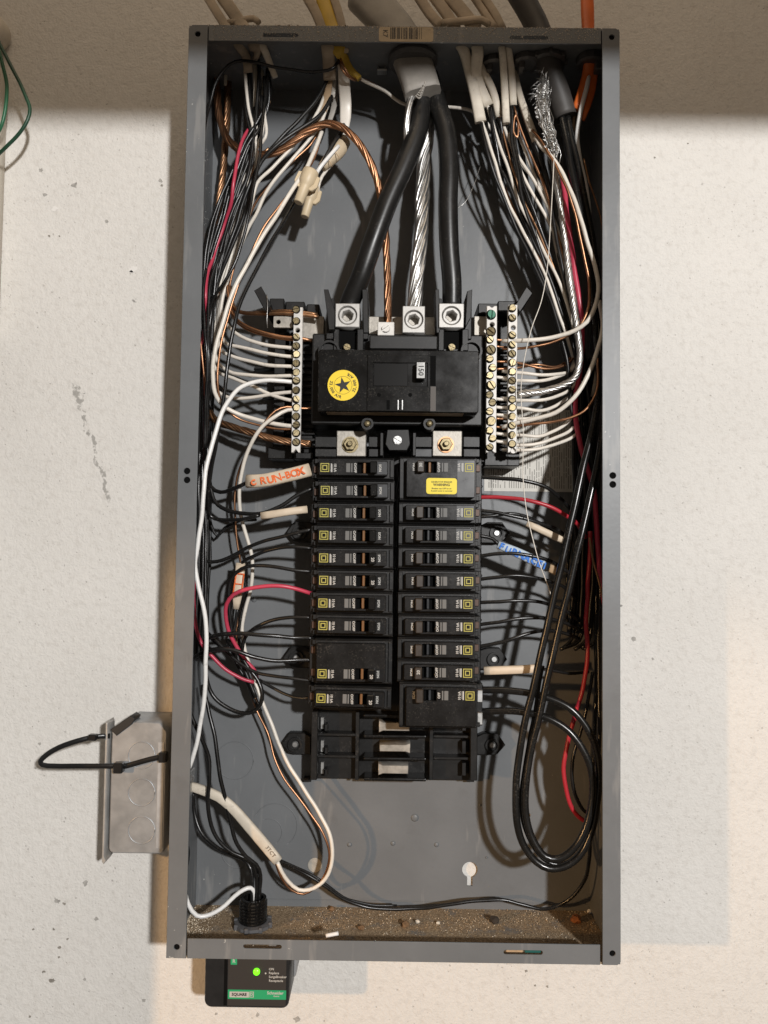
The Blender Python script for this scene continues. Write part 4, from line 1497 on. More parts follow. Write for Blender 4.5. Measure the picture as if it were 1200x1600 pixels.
plate('cover_plate', [(cpx[0] - 1.0, cz0 + 2), (cpx[0] + 0.6, cz0), (cpx[0] + 2.6, cz0 + 3), (cpx[0] + 0.9, cz0 + 7), (cpx[0] + 0.9, cz1 - 3), (cpx[0] - 0.2, cz1), (cpx[0] - 1.0, cz1 - 2)],
      [], 30, 48, mat('cover_steel', (0.42, 0.42, 0.41), 0.45, metal=0.5, noise=(60, 0.15)), jb, 0.4)
poly('cover_gap_dark', [(172, 1140), (204, 1118), (211, 1123), (206, 1132), (182, 1150)], 30, 47, mat('gap_shade_grey', (0.03, 0.03, 0.03), 0.5, metal=0.4), jb, 0.5)  # dark slab painted in place of the shaded gap at the tilted cover

# cable ties round it
tie_m = mat('tie_black', (0.009, 0.009, 0.0095), 0.3, noise=(80, 0.2))


def strap(name, pts, m, parent, w=1.9, t=0.7):
    return tube(name, [A(*p) for p in pts], 1, m, parent, 8, 4.0, (w, t))


q = A(200, 1200, 50)
tie = thing('cable_tie', (q[0], q[1], 48), 'black cable tie looped out to the left of the junction box', 'cable tie')
strap('strap', [(172, 1150, 46), (150, 1151, 50), (120, 1158, 54), (92, 1168, 55), (72, 1180, 55), (63, 1190, 55), (66, 1195, 55), (85, 1197, 55), (120, 1197, 54), (160, 1197, 53), (186, 1197, 51)],
      tie_m, tie, 2.2, 0.8)
a = A(145, 1152, 53)
box('tie_head', a[0] - 3.6, a[0] + 3.6, a[1] - 2.6, a[1] + 2.6, 49.5, 56, tie_m, tie, 0.8)
q = A(225, 1190, 50)
tie2 = thing('cable_tie', (q[0], q[1], 47), 'short black cable tie crossing the front of the junction box', 'cable tie')
strap('strap', [(180, 1200, 49), (196, 1197, 50), (225, 1189, 49.5), (245, 1184, 49), (262, 1183, 49)], tie_m, tie2, 2.3, 0.8)
a = A(186, 1199, 51)
box('tie_head', a[0] - 4.2, a[0] + 4.2, a[1] - 4.4, a[1] + 4.4, 47.5, 55, tie_m, tie2, 1.0)
a = A(255, 1183, 51)
box('tie_head', a[0] - 3.6, a[0] + 3.6, a[1] - 4.2, a[1] + 4.2, 47, 54, tie_m, tie2, 0.9)

# ------------------------------------------------------------------ cables entering from above
def P3(pts):
    return [A(*p) for p in pts]


def wire(name, m, r, pts, label, cat='wire', group=None, sides=8, wob=0.0):
    q = P3(pts)
    r = r * 0.94 if r < 2.6 else r
    if wob:
        for k in range(1, len(q) - 1):
            q[k] = q[k] + Vector((RND.uniform(-wob, wob), RND.uniform(-wob, wob), RND.uniform(-wob, wob)))
    return tag(tube(name, q, r, m, None, sides, 4.0, wob=0.0 if r > 5 or r < 0.5 else (0.35 if r > 2.5 else 0.8)), label, cat, group)


def entry(pts):
    """bring the points of a cable that crosses the box top to the depth where the top is seen"""
    out = []
    for p in pts:
        d = p[2]
        if p[1] < 60:
            d = max(d, 62)
        elif p[1] < 105:
            d = max(d, min(d_top(p[1]), 70), 56)
        elif p[1] < 170:
            d = d + max(0, 56 - d) * (1 - (p[1] - 105) / 65)
        out.append((p[0], p[1], d))
    return out


def flat(name, m, w, t, pts, label, cat='cable', group=None):
    """flat sheathed cable; w may be a list of widths in photo pixels at the given points"""
    if cat == 'cable' and name != 'service_cable' and min(p[1] for p in pts) < 105:
        pts = entry(pts)
    q = P3(pts)
    if isinstance(w, list):
        fl = [(w[i] / sc(pts[i][2]) / 2, t) for i in range(len(w))]
    else:
        fl = [(w / sc(p[2]) / 2, t) for p in pts]
    return tag(tube(name, q, 1, m, None, 12, 5.0, fl), label, cat, group)


g = 'tan sheathed cables entering at the top left'
flat('sheathed_cable', DUSTJ, 15, 2.4, [(322, -8, 34), (338, 18, 36), (352, 40, 38), (374, 72, 42), (385, 90, 44), (388, 112, 45)],
     'leftmost tan sheathed cable coming down to the panel top', group=g)
flat('sheathed_cable', DUSTJ, 21, 2.6, [(345, -8, 40), (362, 16, 42), (378, 40, 44), (396, 66, 46), (400, 76, 46), (402, 88, 46)],
     'second tan sheathed cable from the left, cut short inside the top edge', group=g)
flat('sheathed_cable', TANJ, [12, 12, 11, 9], 2.0, [(403, 62, 40), (411, 74, 40), (421, 98, 40), (430, 121, 40)], 'narrow tan jacket splayed outward right of the top-left cable pair', group=g)
flat('cable_jacket_scrap', TANJ, [9, 8, 8], 1.6, [(398, 96, 44), (400, 130, 44), (399, 170, 44)], 'long narrow strip of tan jacket hanging among the top-left wires', 'jacket scrap')
flat('cable_jacket_scrap', PAPER, [5, 6, 4], 0.8, [(417, 120, 38), (421, 140, 38), (421, 161, 38)], 'brown paper strip hanging right of the top-left black wires', 'jacket scrap')
flat('cable_jacket_scrap', TANJ, [5, 5, 5], 0.8, [(409, 108, 39), (412, 130, 39), (410, 152, 39)], 'tan strip beside the brown paper strip at top left', 'jacket scrap')
flat('cable_jacket_scrap', TANJ, [5, 5], 0.9, [(353, 112, 26), (352, 133, 26)], 'short tan stub at the far upper left of the panel', 'jacket scrap')
flat('cable_jacket_scrap', TANJ, [9, 4], 0.9, [(364, 114, 20), (371, 121, 20)], 'tiny tan tab right of the far upper left stub', 'jacket scrap')
# dusty loop of cable lying on the panel top
flat('sheathed_cable', DUSTJ, 9, 2.2, [(356, 36, 60), (378, 32, 60), (396, 29, 58), (405, 36, 50)], 'dusty cable end curled on top of the panel at the left', group=g)

flat('sheathed_cable', DUSTJ, [17, 17, 20, 21, 20, 20], 2.5, [(478, -8, 34), (496, 24, 36), (508, 52, 40), (512, 75, 43), (514, 100, 44), (515, 124, 44)],
     'tan sheathed cable just left of the yellow cable', group=g)
flat('yellow_cable', YELJ, [22, 22, 21, 24, 22, 12, 9], 2.8, [(502, -8, 40), (512, 24, 42), (522, 52, 46), (530, 78, 50), (537, 92, 51), (548, 110, 51), (562, 123, 50)],
     'yellow sheathed cable slit open where it enters the panel')
flat('sheathed_cable', DUSTJ, 14, 2.3, [(520, -8, 26), (530, 24, 27), (536, 52, 28), (538, 80, 30)], 'tan sheathed cable just right of the yellow cable', group=g)
flat('white_flat_cable', WHTW, [18, 19, 19, 18, 12], 2.2, [(536, 100, 36), (538, 135, 37), (540, 165, 38), (539, 192, 38), (536, 212, 38)],
     'broad white flat cable hanging below the yellow cable')
flat('cable_jacket_scrap', WHTW, [9, 9, 9], 1.2, [(522, 105, 40), (521, 130, 40), (519, 153, 41)], 'narrow white jacket piece between tan and broad white cables', 'jacket scrap')
flat('cable_jacket_scrap', PAPER, [8, 12, 13, 8], 1.0, [(517, 120, 46), (511, 150, 45), (501, 185, 42), (492, 215, 40)], 'broad brown paper strip sweeping down left of the broad white cable', 'jacket scrap')
flat('grey_jacket_strip', GRYJ, [7, 10, 7], 1.0, [(524, 110, 34), (522, 165, 34), (513, 195, 33)], 'dark grey strip hanging beside the broad white cable', 'jacket scrap')

# service entrance
t_ = flat('service_cable', GRYJ, [62, 60, 58, 58, 60, 60], 9.5, [(566, -10, 44), (600, 26, 46), (622, 52, 48), (636, 80, 54), (650, 112, 60), (661, 148, 64)],
          'thick grey service cable jacket entering at the top centre')
# torn lip of the jacket
lip = bmesh.new()
for k in range(6):
    q0 = A(650 + k * 2.0, 150 - k * 2.5, 72 + k)
    q1 = A(655 + k * 1.6, 154 - k * 4.0, 74 + k)
    q2 = A(660 + k * 1.0, 145 - k * 3.5, 73 + k)
    sweep(lip, catmull([q0, q1, q2], 2), 0.8, 6)
tag(link_obj('jacket_tear', bm_mesh('jacket_tear', lip), GRYJ, t_), kind='stuff')
kb = A(645, 90, 50)
bush = thing('cable_bushing', (A(645, 86, 56)[0], H2 - 2, 56), 'dark grey round bushing around the service cable under the panel top', 'bushing')
vlathe('bushing_ring', [(19, H2 - 1.6), (21.5, H2 - 3), (22, H2 - 6), (20, H2 - 9), (19, H2 - 9)], A(645, 86, 56)[0], 56, mat('bushing_grey', (0.075, 0.075, 0.075), 0.5), bush, 32)
q = A(598, 105, 40)
cl = thing('cable_clamp', (q[0], q[1], 38), 'small metal cable clamp left of the service cable bushing', 'clamp')
box('clamp_bar', q[0] - 5, q[0] + 4, q[1] - 5, q[1] - 3, 36, 44, ZINC, cl, 0.4)
box('clamp_leg', q[0] - 5, q[0] - 3.6, q[1] - 4, q[1] + 10, 36, 42, ZINC, cl, 0.3)
box('clamp_leg', q[0] + 1.5, q[0] + 3, q[1] - 4, q[1] + 12, 36, 42, ZINC, cl, 0.3)

wire('service_conductor', BLKM, 8.7, [(655, 120, 50), (658, 160, 54), (652, 205, 58), (632, 258, 62), (606, 316, 64), (583, 378, 64), (565, 430, 60), (548, 470, 52), (543, 486, 50)],
     'thick black service conductor curving down to the left main lug', 'cable', 'thick service conductors', 18)
wire('service_conductor', BLKM, 8.6, [(670, 118, 48), (682, 160, 52), (696, 205, 56), (701, 260, 58), (700, 320, 58), (702, 390, 56), (706, 440, 53), (706, 482, 50)],
     'thick black service conductor running straight down to the right main lug', 'cable', 'thick service conductors', 18)
o = tag(stranded('neutral_conductor', P3([(668, 175, 40), (668, 205, 38), (663, 245, 36), (661, 290, 38), (660, 330, 42), (657, 375, 46), (653, 420, 48), (648, 484, 46)]), 6.6, 13, STEEL, 130),
        'thick bare aluminium stranded conductor hanging between the black service conductors', 'cable')
o = tag(stranded('neutral_strands', P3([(648, 140, 62), (641, 160, 64), (637, 182, 64), (635, 215, 60), (640, 240, 52)]), 2.8, 7, STEEL, 160),
        'loose bare aluminium strands left of the service cable jacket', 'cable')
wire('white_drain_wire', WHTW, 0.8, [(684, 138, 55), (692, 150, 56), (694, 165, 54), (690, 180, 50)], 'white drain cord at the right edge of the service cable jacket')
o = tag(stranded('ground_conductor', P3([(338, 105, 18), (340, 150, 22), (345, 190, 28), (362, 225, 36), (392, 240, 42), (425, 240, 46), (455, 224, 50), (480, 206, 52), (508, 194, 54), (534, 199, 56), (556, 218, 56), (574, 245, 54), (590, 285, 50), (599, 335, 46), (604, 400, 44), (606, 450, 46), (606, 512, 50)]), 3.6, 7, COPPER, 75),
        'stranded copper ground conductor arching across the top left to the centre ground lug', 'wire')
o = tag(stranded('ground_conductor', P3([(357, 90, 14), (356, 150, 16), (353, 215, 18), (348, 270, 20), (341, 330, 20), (331, 390, 18), (324, 440, 16), (320, 520, 16), (319, 590, 18), (322, 630, 24), (336, 655, 34), (365, 668, 42), (400, 678, 47), (440, 688, 50), (485, 694, 50)]), 3.6, 7, OLDCU, 45),
        'dull stranded copper conductor running down the far left into the lowest bar screw', 'wire')

# ---- top right cables
g = 'tan sheathed cables entering at the top right'
flat('sheathed_cable', TANJ, [16, 17, 18, 18, 19], 2.6, [(700, 52, 38), (722, 74, 44), (733, 108, 48), (743, 150, 50), (751, 191, 50)], 'leftmost tan cable in the top right group', group=g)
flat('sheathed_cable', TANJ, [17, 19, 19, 17], 2.6, [(730, 52, 36), (746, 76, 42), (744, 118, 46), (763, 166, 46)], 'tan smudged cable, second from the left in the top right group', group=g)
flat('sheathed_cable', TANJ, [11, 12, 12], 2.4, [(744, 92, 38), (769, 140, 42), (780, 183, 43)], 'tan cable cut at an angle, third from the left in the top right group', group=g)
flat('sheathed_cable', TANJ, [10, 11, 12, 12], 2.4, [(775, 52, 40), (784, 76, 44), (788, 130, 49), (791, 193, 50)], 'narrow tan cable in the middle of the top right group', group=g)
flat('sheathed_cable', TANJ, [11, 12, 12], 2.4, [(793, 70, 40), (799, 115, 44), (802, 165, 46)], 'tan cable with copper spilling from its cut end', group=g)
flat('sheathed_cable', TANJ, [9, 10, 12, 12], 2.4, [(803, 105, 40), (811, 145, 46), (824, 185, 50), (838, 222, 51)], 'long tan cable reaching furthest down in the top right group', group=g)
for pts, w, lab in (([(652, -8, 30), (672, 22, 33), (690, 42, 36)], 16, 'dusty tan cable just right of the grey service cable above the panel'),
                    ([(676, -8, 40), (698, 22, 42), (712, 46, 44)], 18, 'second dusty tan cable right of the grey service cable above the panel'),
                    ([(700, -8, 34), (724, 20, 36), (744, 46, 38)], 22, 'broad dusty tan cable above the barcode end of the panel top'),
                    ([(738, -8, 30), (758, 22, 32), (774, 46, 34)], 11, 'narrow dusty cable left of the thick dark grey cable above the panel'),
                    ([(752, -8, 40), (772, 20, 42), (785, 46, 44)], 13, 'dusty cable nearest the thick dark grey cable above the panel')):
    flat('sheathed_cable', DUSTJ, w, 2.6, pts, lab, group='dusty cables above the panel')
tag(flat('sheathed_cable', DUSTJ, 10, 2.4, [(690, 36, 66), (722, 33, 68), (752, 31, 66), (766, 40, 60)], 'dusty cable lying along the panel top right of the barcode', group='dusty cables above the panel'))
wire('feeder_cable', DGRJ, 10.4, [(808, -14, 56), (826, 16, 56), (840, 44, 56), (853, 84, 57), (862, 118, 55), (874, 152, 52), (883, 184, 50)], 'thick dark grey cable entering near the right end of the panel top', 'cable', None, 18)
lk = thing('locknut', (A(855, 86, 55)[0], H2 - 2, 55), 'steel locknut around the thick dark grey cable', 'locknut')
vlathe('nut_ring', [(15.5, H2 - 1.6), (16.5, H2 - 3), (16.5, H2 - 6), (13.5, H2 - 7)], A(855, 86, 55)[0], 55, mat('nut_dark', (0.12, 0.115, 0.11), 0.45, metal=0.6), lk, 16)
bm = bmesh.new()
for k in range(8):
    t = 2 * math.pi * k / 8
    cx, cd = A(855, 86, 55)[0] + 16.5 * math.cos(t), 55 + 16.5 * math.sin(t)
    add_box(bm, cx - 1.4, cx + 1.4, H2 - 6.6, H2 - 2, cd - 1.4, cd + 1.4, 0.3)
tag(link_obj('nut_lug', bm_mesh('nut_lug', bm), MATS['nut_dark'], lk), kind='stuff')
oc = flat('orange_cable', ORGJ, [20, 21, 20, 18, 19, 19, 18, 12], 3.4, [(917, -8, 30), (918, 20, 33), (919, 48, 38), (921, 84, 52), (920, 108, 52), (914, 134, 52), (906, 156, 52), (899, 172, 52)], 'orange sheathed cable entering at the right end of the panel top')
tube('jacket_flap', P3([(926, 112, 56), (924, 140, 56), (918, 165, 56), (911, 188, 55)]), 1, ORGJ, oc, 10, 5.0, [(5.0, 1.6), (4.0, 1.4), (3.2, 1.2), (1.6, 1.0)])
c2 = thing('cable_connector', (A(922, 82, 58)[0], H2 - 2, 58), 'grey connector around the orange cable under the panel top', 'connector')
cx = A(922, 82, 58)[0]
vlathe('connector_ring', [(11, H2 - 1.6), (12.5, H2 - 3), (12.5, H2 - 8), (10, H2 - 9)], cx, 58, MATS['nut_dark'], c2, 12)
box('connector_jaw', cx + 3, cx + 9, H2 - 17, H2 - 6, 50, 66, MATS['nut_dark'], c2, 0.8)
for px, d in ((822, 56), (772, 52)):
    q = A(px, 84, d)
    k2 = thing('cable_connector', (q[0], H2 - 2, d), 'grey connector under the panel top %s' % ('left of the thick dark grey cable' if px > 800 else 'behind the middle of the top right cables'), 'connector')
    vlathe('connector_ring', [(11, H2 - 1.6), (12.0, H2 - 3), (12.0, H2 - 7), (9, H2 - 8)], q[0], d, MATS['nut_dark'], k2, 12)
    box('connector_jaw', q[0] - 7, q[0] - 2, H2 - 14, H2 - 6, d - 5, d + 6, MATS['nut_dark'], k2, 0.8)

# frayed braid of the feeder cable
bm = bmesh.new()
core = catmull(P3([(853, 118, 62), (848, 150, 66), (849, 180, 68), (857, 205, 68), (864, 236, 66), (868, 262, 64)]), 2.0)
nC = len(core)
for k in range(120):
    a = RND.random()
    L_ = RND.uniform(0.18, 0.5)
    i0 = int(a * (nC - 1) * (1 - L_))
    i1 = int(i0 + L_ * (nC - 1))
    off = Vector((RND.gauss(0, 3.0), RND.gauss(0, 2.0), RND.gauss(0, 2.2)))
    pts = []
    for i in range(i0, i1 + 1, 3):
        u = (i - i0) / max(1, i1 - i0)
        wv = Vector((math.sin(u * 9 + k), math.cos(u * 8 + 2 * k), math.sin(u * 7 + 3 * k))) * 1.3
        pts.append(core[i] + off + wv)
    if len(pts) > 2:
        sweep(bm, pts, RND.uniform(0.16, 0.42), 4)
for k in range(26):
    p0 = core[RND.randint(0, nC // 3)]
    dv = Vector((RND.uniform(-14, -2), RND.uniform(-10, 8), RND.uniform(-4, 10)))
    sweep(bm, catmull([p0, p0 + dv * 0.5 + Vector((0, 2, 2)), p0 + dv], 3), 0.13, 3)
for k in range(60):      # cross-woven ribs
    i = RND.randint(6, nC - 6)
    w = RND.uniform(3, 7)
    q = core[i]
    sweep(bm, catmull([q + Vector((-w, RND.uniform(-2, 2), 0)), q + Vector((0, 1.5, 3.5)), q + Vector((w * 0.8, RND.uniform(-2, 2), 0))], 2), RND.uniform(0.2, 0.45), 4)
tag(link_obj('frayed_braid', bm_mesh('frayed_braid', bm), STEEL), 'frayed silvery shield braid beside the thick dark grey cable', 'braid')
tag(stranded('bare_conductor', P3([(866, 250, 62), (871, 290, 60), (877, 330, 58), (884, 380, 58), (890, 430, 60), (897, 480, 62), (904, 530, 64), (906, 560, 64), (899, 588, 64), (880, 602, 62), (850, 611, 60), (808, 616, 58)]), 3.3, 8, STEEL, 26),
    'twisted bare silvery conductor sweeping down the right and into the outer bar', 'wire')

# ------------------------------------------------------------------ wires, left half
R12, R14 = 1.62, 1.45
W_ = wire
W_('black_wire', BLKW, 1.5, [(529, 94, 66), (521, 106, 68), (505, 110, 66), (470, 110, 64), (430, 106, 64), (400, 98, 66), (378, 96, 62), (358, 103, 62), (340, 125, 60), (328, 160, 56), (319, 195, 48), (314, 250, 40), (311, 330, 34)],
   'thin black wire arching left across the top cables from the yellow cable')
W_('white_wire', WHTW, 1.6, [(556, 119, 50), (575, 130, 48), (600, 142, 44), (625, 160, 40), (660, 168, 34), (700, 167, 32), (742, 176, 34), (765, 200, 34), (785, 250, 34)], 'white wire from the yellow cable passing behind the service cable')
W_('copper_wire', COPPER, 1.1, [(532, 92, 64), (538, 105, 65), (546, 118, 62), (554, 125, 56), (570, 126, 46), (600, 140, 38)], 'bare copper wire bowing out of the slit yellow cable', group='copper loops at the yellow cable')
W_('copper_wire', COPPER, 1.1, [(530, 95, 65), (534, 108, 65), (541, 118, 63), (549, 123, 58), (556, 126, 54)], 'second bare copper wire curled just under the slit yellow cable', group='copper loops at the yellow cable')
# blacks and whites falling from the tan cable left of the yellow one
W_('black_wire', BLKM, 1.9, [(512, 121, 47), (503, 142, 48), (488, 165, 50), (465, 190, 52), (440, 215, 53), (418, 240, 52), (402, 262, 50), (386, 300, 48), (370, 350, 44), (352, 400, 40), (336, 450, 36), (328, 520, 32), (326, 600, 30), (325, 700, 30), (330, 760, 32), (345, 770, 36), (365, 764, 44), (390, 752, 52)],
   'thick black wire falling from the tan cable and into the orange-lettered sleeve')
W_('black_wire', BLKM, 1.9, [(518, 150, 44), (512, 162, 46), (498, 180, 49), (478, 196, 52), (455, 211, 54), (430, 230, 54), (410, 252, 52), (394, 290, 50), (380, 340, 47), (362, 385, 43), (345, 430, 38), (334, 480, 34), (330, 560, 30), (328, 680, 30), (327, 750, 32), (335, 784, 34), (352, 797, 38), (380, 803, 44), (412, 801, 49), (440, 790, 51), (465, 773, 51), (490, 762, 50)],
   'black wire running down the left gutter to the second left breaker')
W_('white_wire', WHTW, 1.7, [(507, 150, 44), (498, 172, 45), (478, 205, 46), (452, 236, 46), (425, 262, 46), (402, 285, 44), (393, 315, 42), (386, 345, 38), (372, 390, 34), (356, 435, 32), (345, 480, 32), (344, 515, 34), (352, 535, 38), (375, 542, 44), (410, 551, 50), (440, 556, 52), (466, 558, 52)],
   'white wire of the upper left pair ending in the fifth bar screw')
W_('white_wire', WHTW, 1.7, [(512, 165, 42), (497, 198, 44), (472, 232, 45), (445, 262, 46), (420, 295, 44), (402, 330, 41), (388, 355, 37), (372, 395, 32), (358, 430, 30), (347, 470, 30), (340, 520, 32), (345, 548, 36), (365, 558, 42), (400, 566, 48), (430, 571, 51), (466, 573, 52)],
   'white wire running close below another, into the sixth bar screw')
W_('copper_wire', COPPER, 1.2, [(497, 208, 40), (485, 225, 42), (460, 250, 43), (436, 272, 42), (415, 296, 40), (400, 318, 36), (386, 350, 30), (370, 400, 27), (362, 430, 26), (357, 455, 28), (362, 480, 36), (370, 500, 44)], 'bare copper wire slanting down left between white wires')
# the prominent front white + copper pair
W_('white_wire', WHTW, 2.0, [(503, 205, 48), (496, 225, 50), (484, 250, 54), (470, 276, 58), (450, 308, 62), (425, 348, 65), (400, 388, 67), (380, 422, 69), (363, 458, 70), (349, 500, 70), (339, 540, 69), (333, 580, 67), (335, 612, 63), (348, 634, 58), (372, 648, 54), (405, 657, 52), (440, 664, 52), (468, 667, 52)],
   'long white front wire at left, sweeping to a low bar screw beside bare copper')
W_('copper_wire', COPPER, 1.2, [(500, 218, 46), (494, 240, 48), (482, 262, 52), (462, 288, 58), (436, 322, 62), (412, 358, 64), (393, 396, 65), (378, 430, 66), (364, 466, 66), (352, 510, 66), (343, 560, 65), (340, 600, 62), (346, 628, 57), (368, 652, 52), (400, 663, 50), (435, 669, 50), (468, 671, 50)],
   'bare copper wire hugging the long front white wire at left')
# bar wires
W_('copper_wire', OLDCU, 1.9, [(357, 440, 26), (359, 465, 30), (368, 483, 36), (385, 489, 42), (420, 491, 48), (455, 490, 51), (498, 495, 51)], 'twisted copper pair entering the top screw of the left bar', group=None)
W_('copper_wire', OLDCU, 1.4, [(360, 447, 24), (364, 475, 28), (376, 487, 38), (420, 486, 46), (455, 487, 51), (496, 491, 51)], 'thinner copper wire lying along the topmost left bar wire')
W_('copper_wire', COPPER, 1.6, [(354, 440, 30), (357, 468, 36), (365, 492, 42), (383, 509, 48), (410, 519, 51), (440, 525, 52), (468, 528, 52), (488, 533, 50)], 'bright copper wire curving into the third left bar screw')
W_('copper_wire', COPPER, 1.4, [(357, 452, 28), (360, 478, 34), (370, 501, 40), (392, 517, 46), (420, 526, 49), (450, 531, 50), (490, 532, 48)], 'copper wire directly beneath the bright one at the third left bar screw')
W_('white_wire', WHTW, 1.7, [(372, 360, 26), (358, 410, 26), (348, 450, 26), (346, 485, 30), (354, 506, 36), (372, 522, 42), (400, 534, 48), (430, 541, 51), (468, 545, 52)], 'white wire bending under the copper into the fourth left bar screw')
W_('white_wire', WHTW, 1.7, [(366, 390, 24), (350, 440, 24), (338, 500, 26), (335, 545, 30), (342, 567, 36), (360, 580, 42), (385, 586, 48), (420, 588, 51), (468, 587, 52)], 'white wire entering the seventh left bar screw, level run')
W_('white_wire', WHTW, 1.7, [(362, 400, 20), (345, 460, 22), (334, 520, 24), (332, 560, 28), (340, 580, 34), (365, 592, 42), (390, 603, 47), (420, 615, 50), (445, 623, 52), (468, 628, 52)], 'white wire slanting down across others to the tenth left bar screw')
W_('white_wire', WHTW, 1.7, [(352, 440, 18), (336, 520, 20), (330, 570, 24), (335, 605, 30), (350, 619, 36), (370, 622, 42), (400, 620, 47), (430, 614, 51), (468, 612, 52)], 'white wire humping up slightly to the ninth left bar screw')
W_('white_wire', BRTW, 2.0, [(468, 598, 52), (440, 595, 56), (415, 594, 60), (392, 598, 66), (372, 609, 72), (356, 630, 77), (343, 655, 80), (333, 685, 82), (324, 720, 84), (319, 760, 85), (316, 810, 85), (310, 850, 85), (304, 880, 85), (308, 912, 85), (317, 945, 84), (322, 980, 83), (323, 1030, 82), (320, 1080, 80), (311, 1140, 76), (300, 1185, 72), (290, 1215, 66), (284, 1260, 60), (283, 1330, 58), (287, 1385, 58), (295, 1412, 58), (308, 1429, 57), (322, 1430, 55), (345, 1420, 52), (368, 1401, 48), (382, 1391, 46), (392, 1388, 44), (397, 1396, 42), (398, 1425, 42)],
   'bright white wire looping from the left bar down the left edge into the black nipple')
W_('copper_wire', COPPER, 1.1, [(490, 638, 50), (468, 638, 52), (448, 636, 54), (430, 641, 56), (417, 655, 56), (405, 676, 54), (390, 700, 50), (376, 728, 44), (368, 760, 38), (366, 800, 34), (370, 840, 30), (377, 880, 26), (377, 920, 22), (370, 960, 20), (372, 1010, 20), (385, 1060, 20), (402, 1110, 22), (418, 1145, 26), (426, 1180, 28), (440, 1210, 30), (462, 1240, 32), (485, 1270, 34), (505, 1300, 36), (514, 1335, 36), (508, 1365, 34), (492, 1387, 32), (474, 1397, 32), (455, 1390, 34), (440, 1370, 38), (430, 1345, 42)],
   'bare copper wire running from the left bar down to the tan cable at lower left')
W_('white_wire', WHTW, 1.8, [(468, 640, 53), (449, 641, 57), (432, 650, 60), (412, 664, 60), (398, 682, 58), (386, 708, 52), (378, 740, 46), (374, 775, 40), (378, 812, 35), (388, 850, 31), (394, 885, 28), (392, 920, 25), (384, 950, 22), (379, 980, 20), (382, 1010, 20), (392, 1050, 20), (405, 1085, 22), (420, 1120, 26), (434, 1155, 28), (452, 1195, 30), (475, 1235, 32), (498, 1270, 34), (514, 1302, 36), (520, 1335, 37), (514, 1365, 36), (500, 1382, 35), (483, 1391, 35), (466, 1391, 36), (450, 1378, 38), (440, 1362, 41), (433, 1346, 43)],
   'long white wire from the left bar to the tan cable at lower left')
# black wire in front of the white bar wires
W_('black_wire', BLKW, 1.75, [(466, 305, 40), (452, 328, 44), (432, 365, 52), (408, 408, 60), (388, 445, 66), (373, 478, 70), (364, 515, 72), (358, 560, 73), (352, 605, 72), (346, 645, 70), (337, 690, 64), (330, 735, 54), (326, 790, 44), (330, 808, 40), (345, 813, 42), (372, 812, 48), (405, 805, 53)],
   'black wire crossing in front of the white bar wires at left')
# gutter blacks from the top-left jackets
ORDW = ['first', 'second', 'third', 'fourth', 'fifth', 'sixth', 'seventh', 'eighth', 'ninth']
g = 'black wires bundled down the left gutter'
lab = 'black wire in the dense bundle running down the left gutter'
starts = [(387, 112), (403, 90), (419, 105), (398, 168), (408, 150), (391, 112), (405, 100), (413, 120)]
for i, (sx, sy) in enumerate(starts):
    k = i / 7.0
    d0 = 46 + 6 * math.sin(i * 2.1)
    W_('black_wire', BLKW if i % 3 else BLKM, 1.6, [(sx, sy, d0), (sx + 1.5 - 2 * k, sy + 45, d0 + 2), (398 - i * 2.5, 225, d0 + 3), (385 - i * 4.2 + 4 * math.sin(i), 280, d0 + 2), (366 - i * 4.4, 340, d0), (347 - i * 3.6, 400, d0 - 4), (334 - i * 2.6, 455, d0 - 6), (328 - i * 2.2, 540, d0 - 10), (326 - i * 2.1, 640, d0 - 14), (325 - i * 2.0, 740, d0 - 14), (324 - i * 1.8, 850, d0 - 14), (322 - i * 2.0, 950, d0 - 14), (318 - i * 2.0, 1030, d0 - 16)],
       lab + ', %s from the front' % ORDW[i], group=g, wob=0.9)
W_('black_wire', BLKW, 1.5, [(419, 112, 50), (415, 150, 54), (410, 200, 58), (405, 245, 62), (398, 280, 64), (391, 320, 66), (384, 360, 66), (370, 405, 66), (352, 438, 64), (334, 465, 60), (325, 500, 56), (322, 560, 54), (320, 640, 50), (319, 720, 48)],
   'glossy black wire in front of the top-left bundle, curling left at the middle')
W_('black_wire', BLKW, 1.5, [(345, 395, 58), (331, 430, 62), (325, 480, 64), (324, 520, 66), (327, 560, 66), (325, 620, 60), (322, 700, 52)], 'short glossy black wire over the red wire at left')
W_('black_wire', BLKW, 1.5, [(322, 420, 62), (318, 460, 66), (320, 510, 68), (323, 550, 68), (322, 610, 62), (320, 700, 54)], 'leftmost glossy black wire beside the panel flange')
# whites in the top-left bundle
for i, (sx, sy) in enumerate(((383, 112), (407, 152), (412, 165), (399, 172))):
    W_('white_wire', WHTW, 1.55, [(sx, sy, 50 - i), (sx + 4 - i, sy + 50, 52 - i), (402 - i * 5, 240, 48 - 2 * i), (395 - i * 9, 290, 42), (378 - i * 5, 345, 34), (362 - i * 4, 400, 26), (347 - i * 4, 450, 22), (336 - i * 3, 520, 18), (332 - i * 2, 600, 16)],
       '%s white wire from the left, half hidden in the top-left bundle' % ORDW[i], group='white wires in the left bundle', wob=0.8)
W_('red_wire', REDW, 1.7, [(401, 172, 40), (396, 190, 44), (384, 212, 50), (375, 232, 56), (369, 255, 60), (364, 290, 62), (361, 315, 58), (352, 345, 48), (335, 400, 46), (323, 432, 58), (321, 465, 62), (322, 495, 56), (318, 520, 56), (312, 545, 60), (306, 570, 58), (304, 650, 52), (305, 720, 50), (304, 800, 46), (302, 900, 44), (303, 950, 46), (308, 985, 46), (315, 1003, 44), (328, 1020, 44), (350, 1045, 44), (375, 1060, 42), (397, 1066, 40)],
   'red wire winding down the far left of the panel')
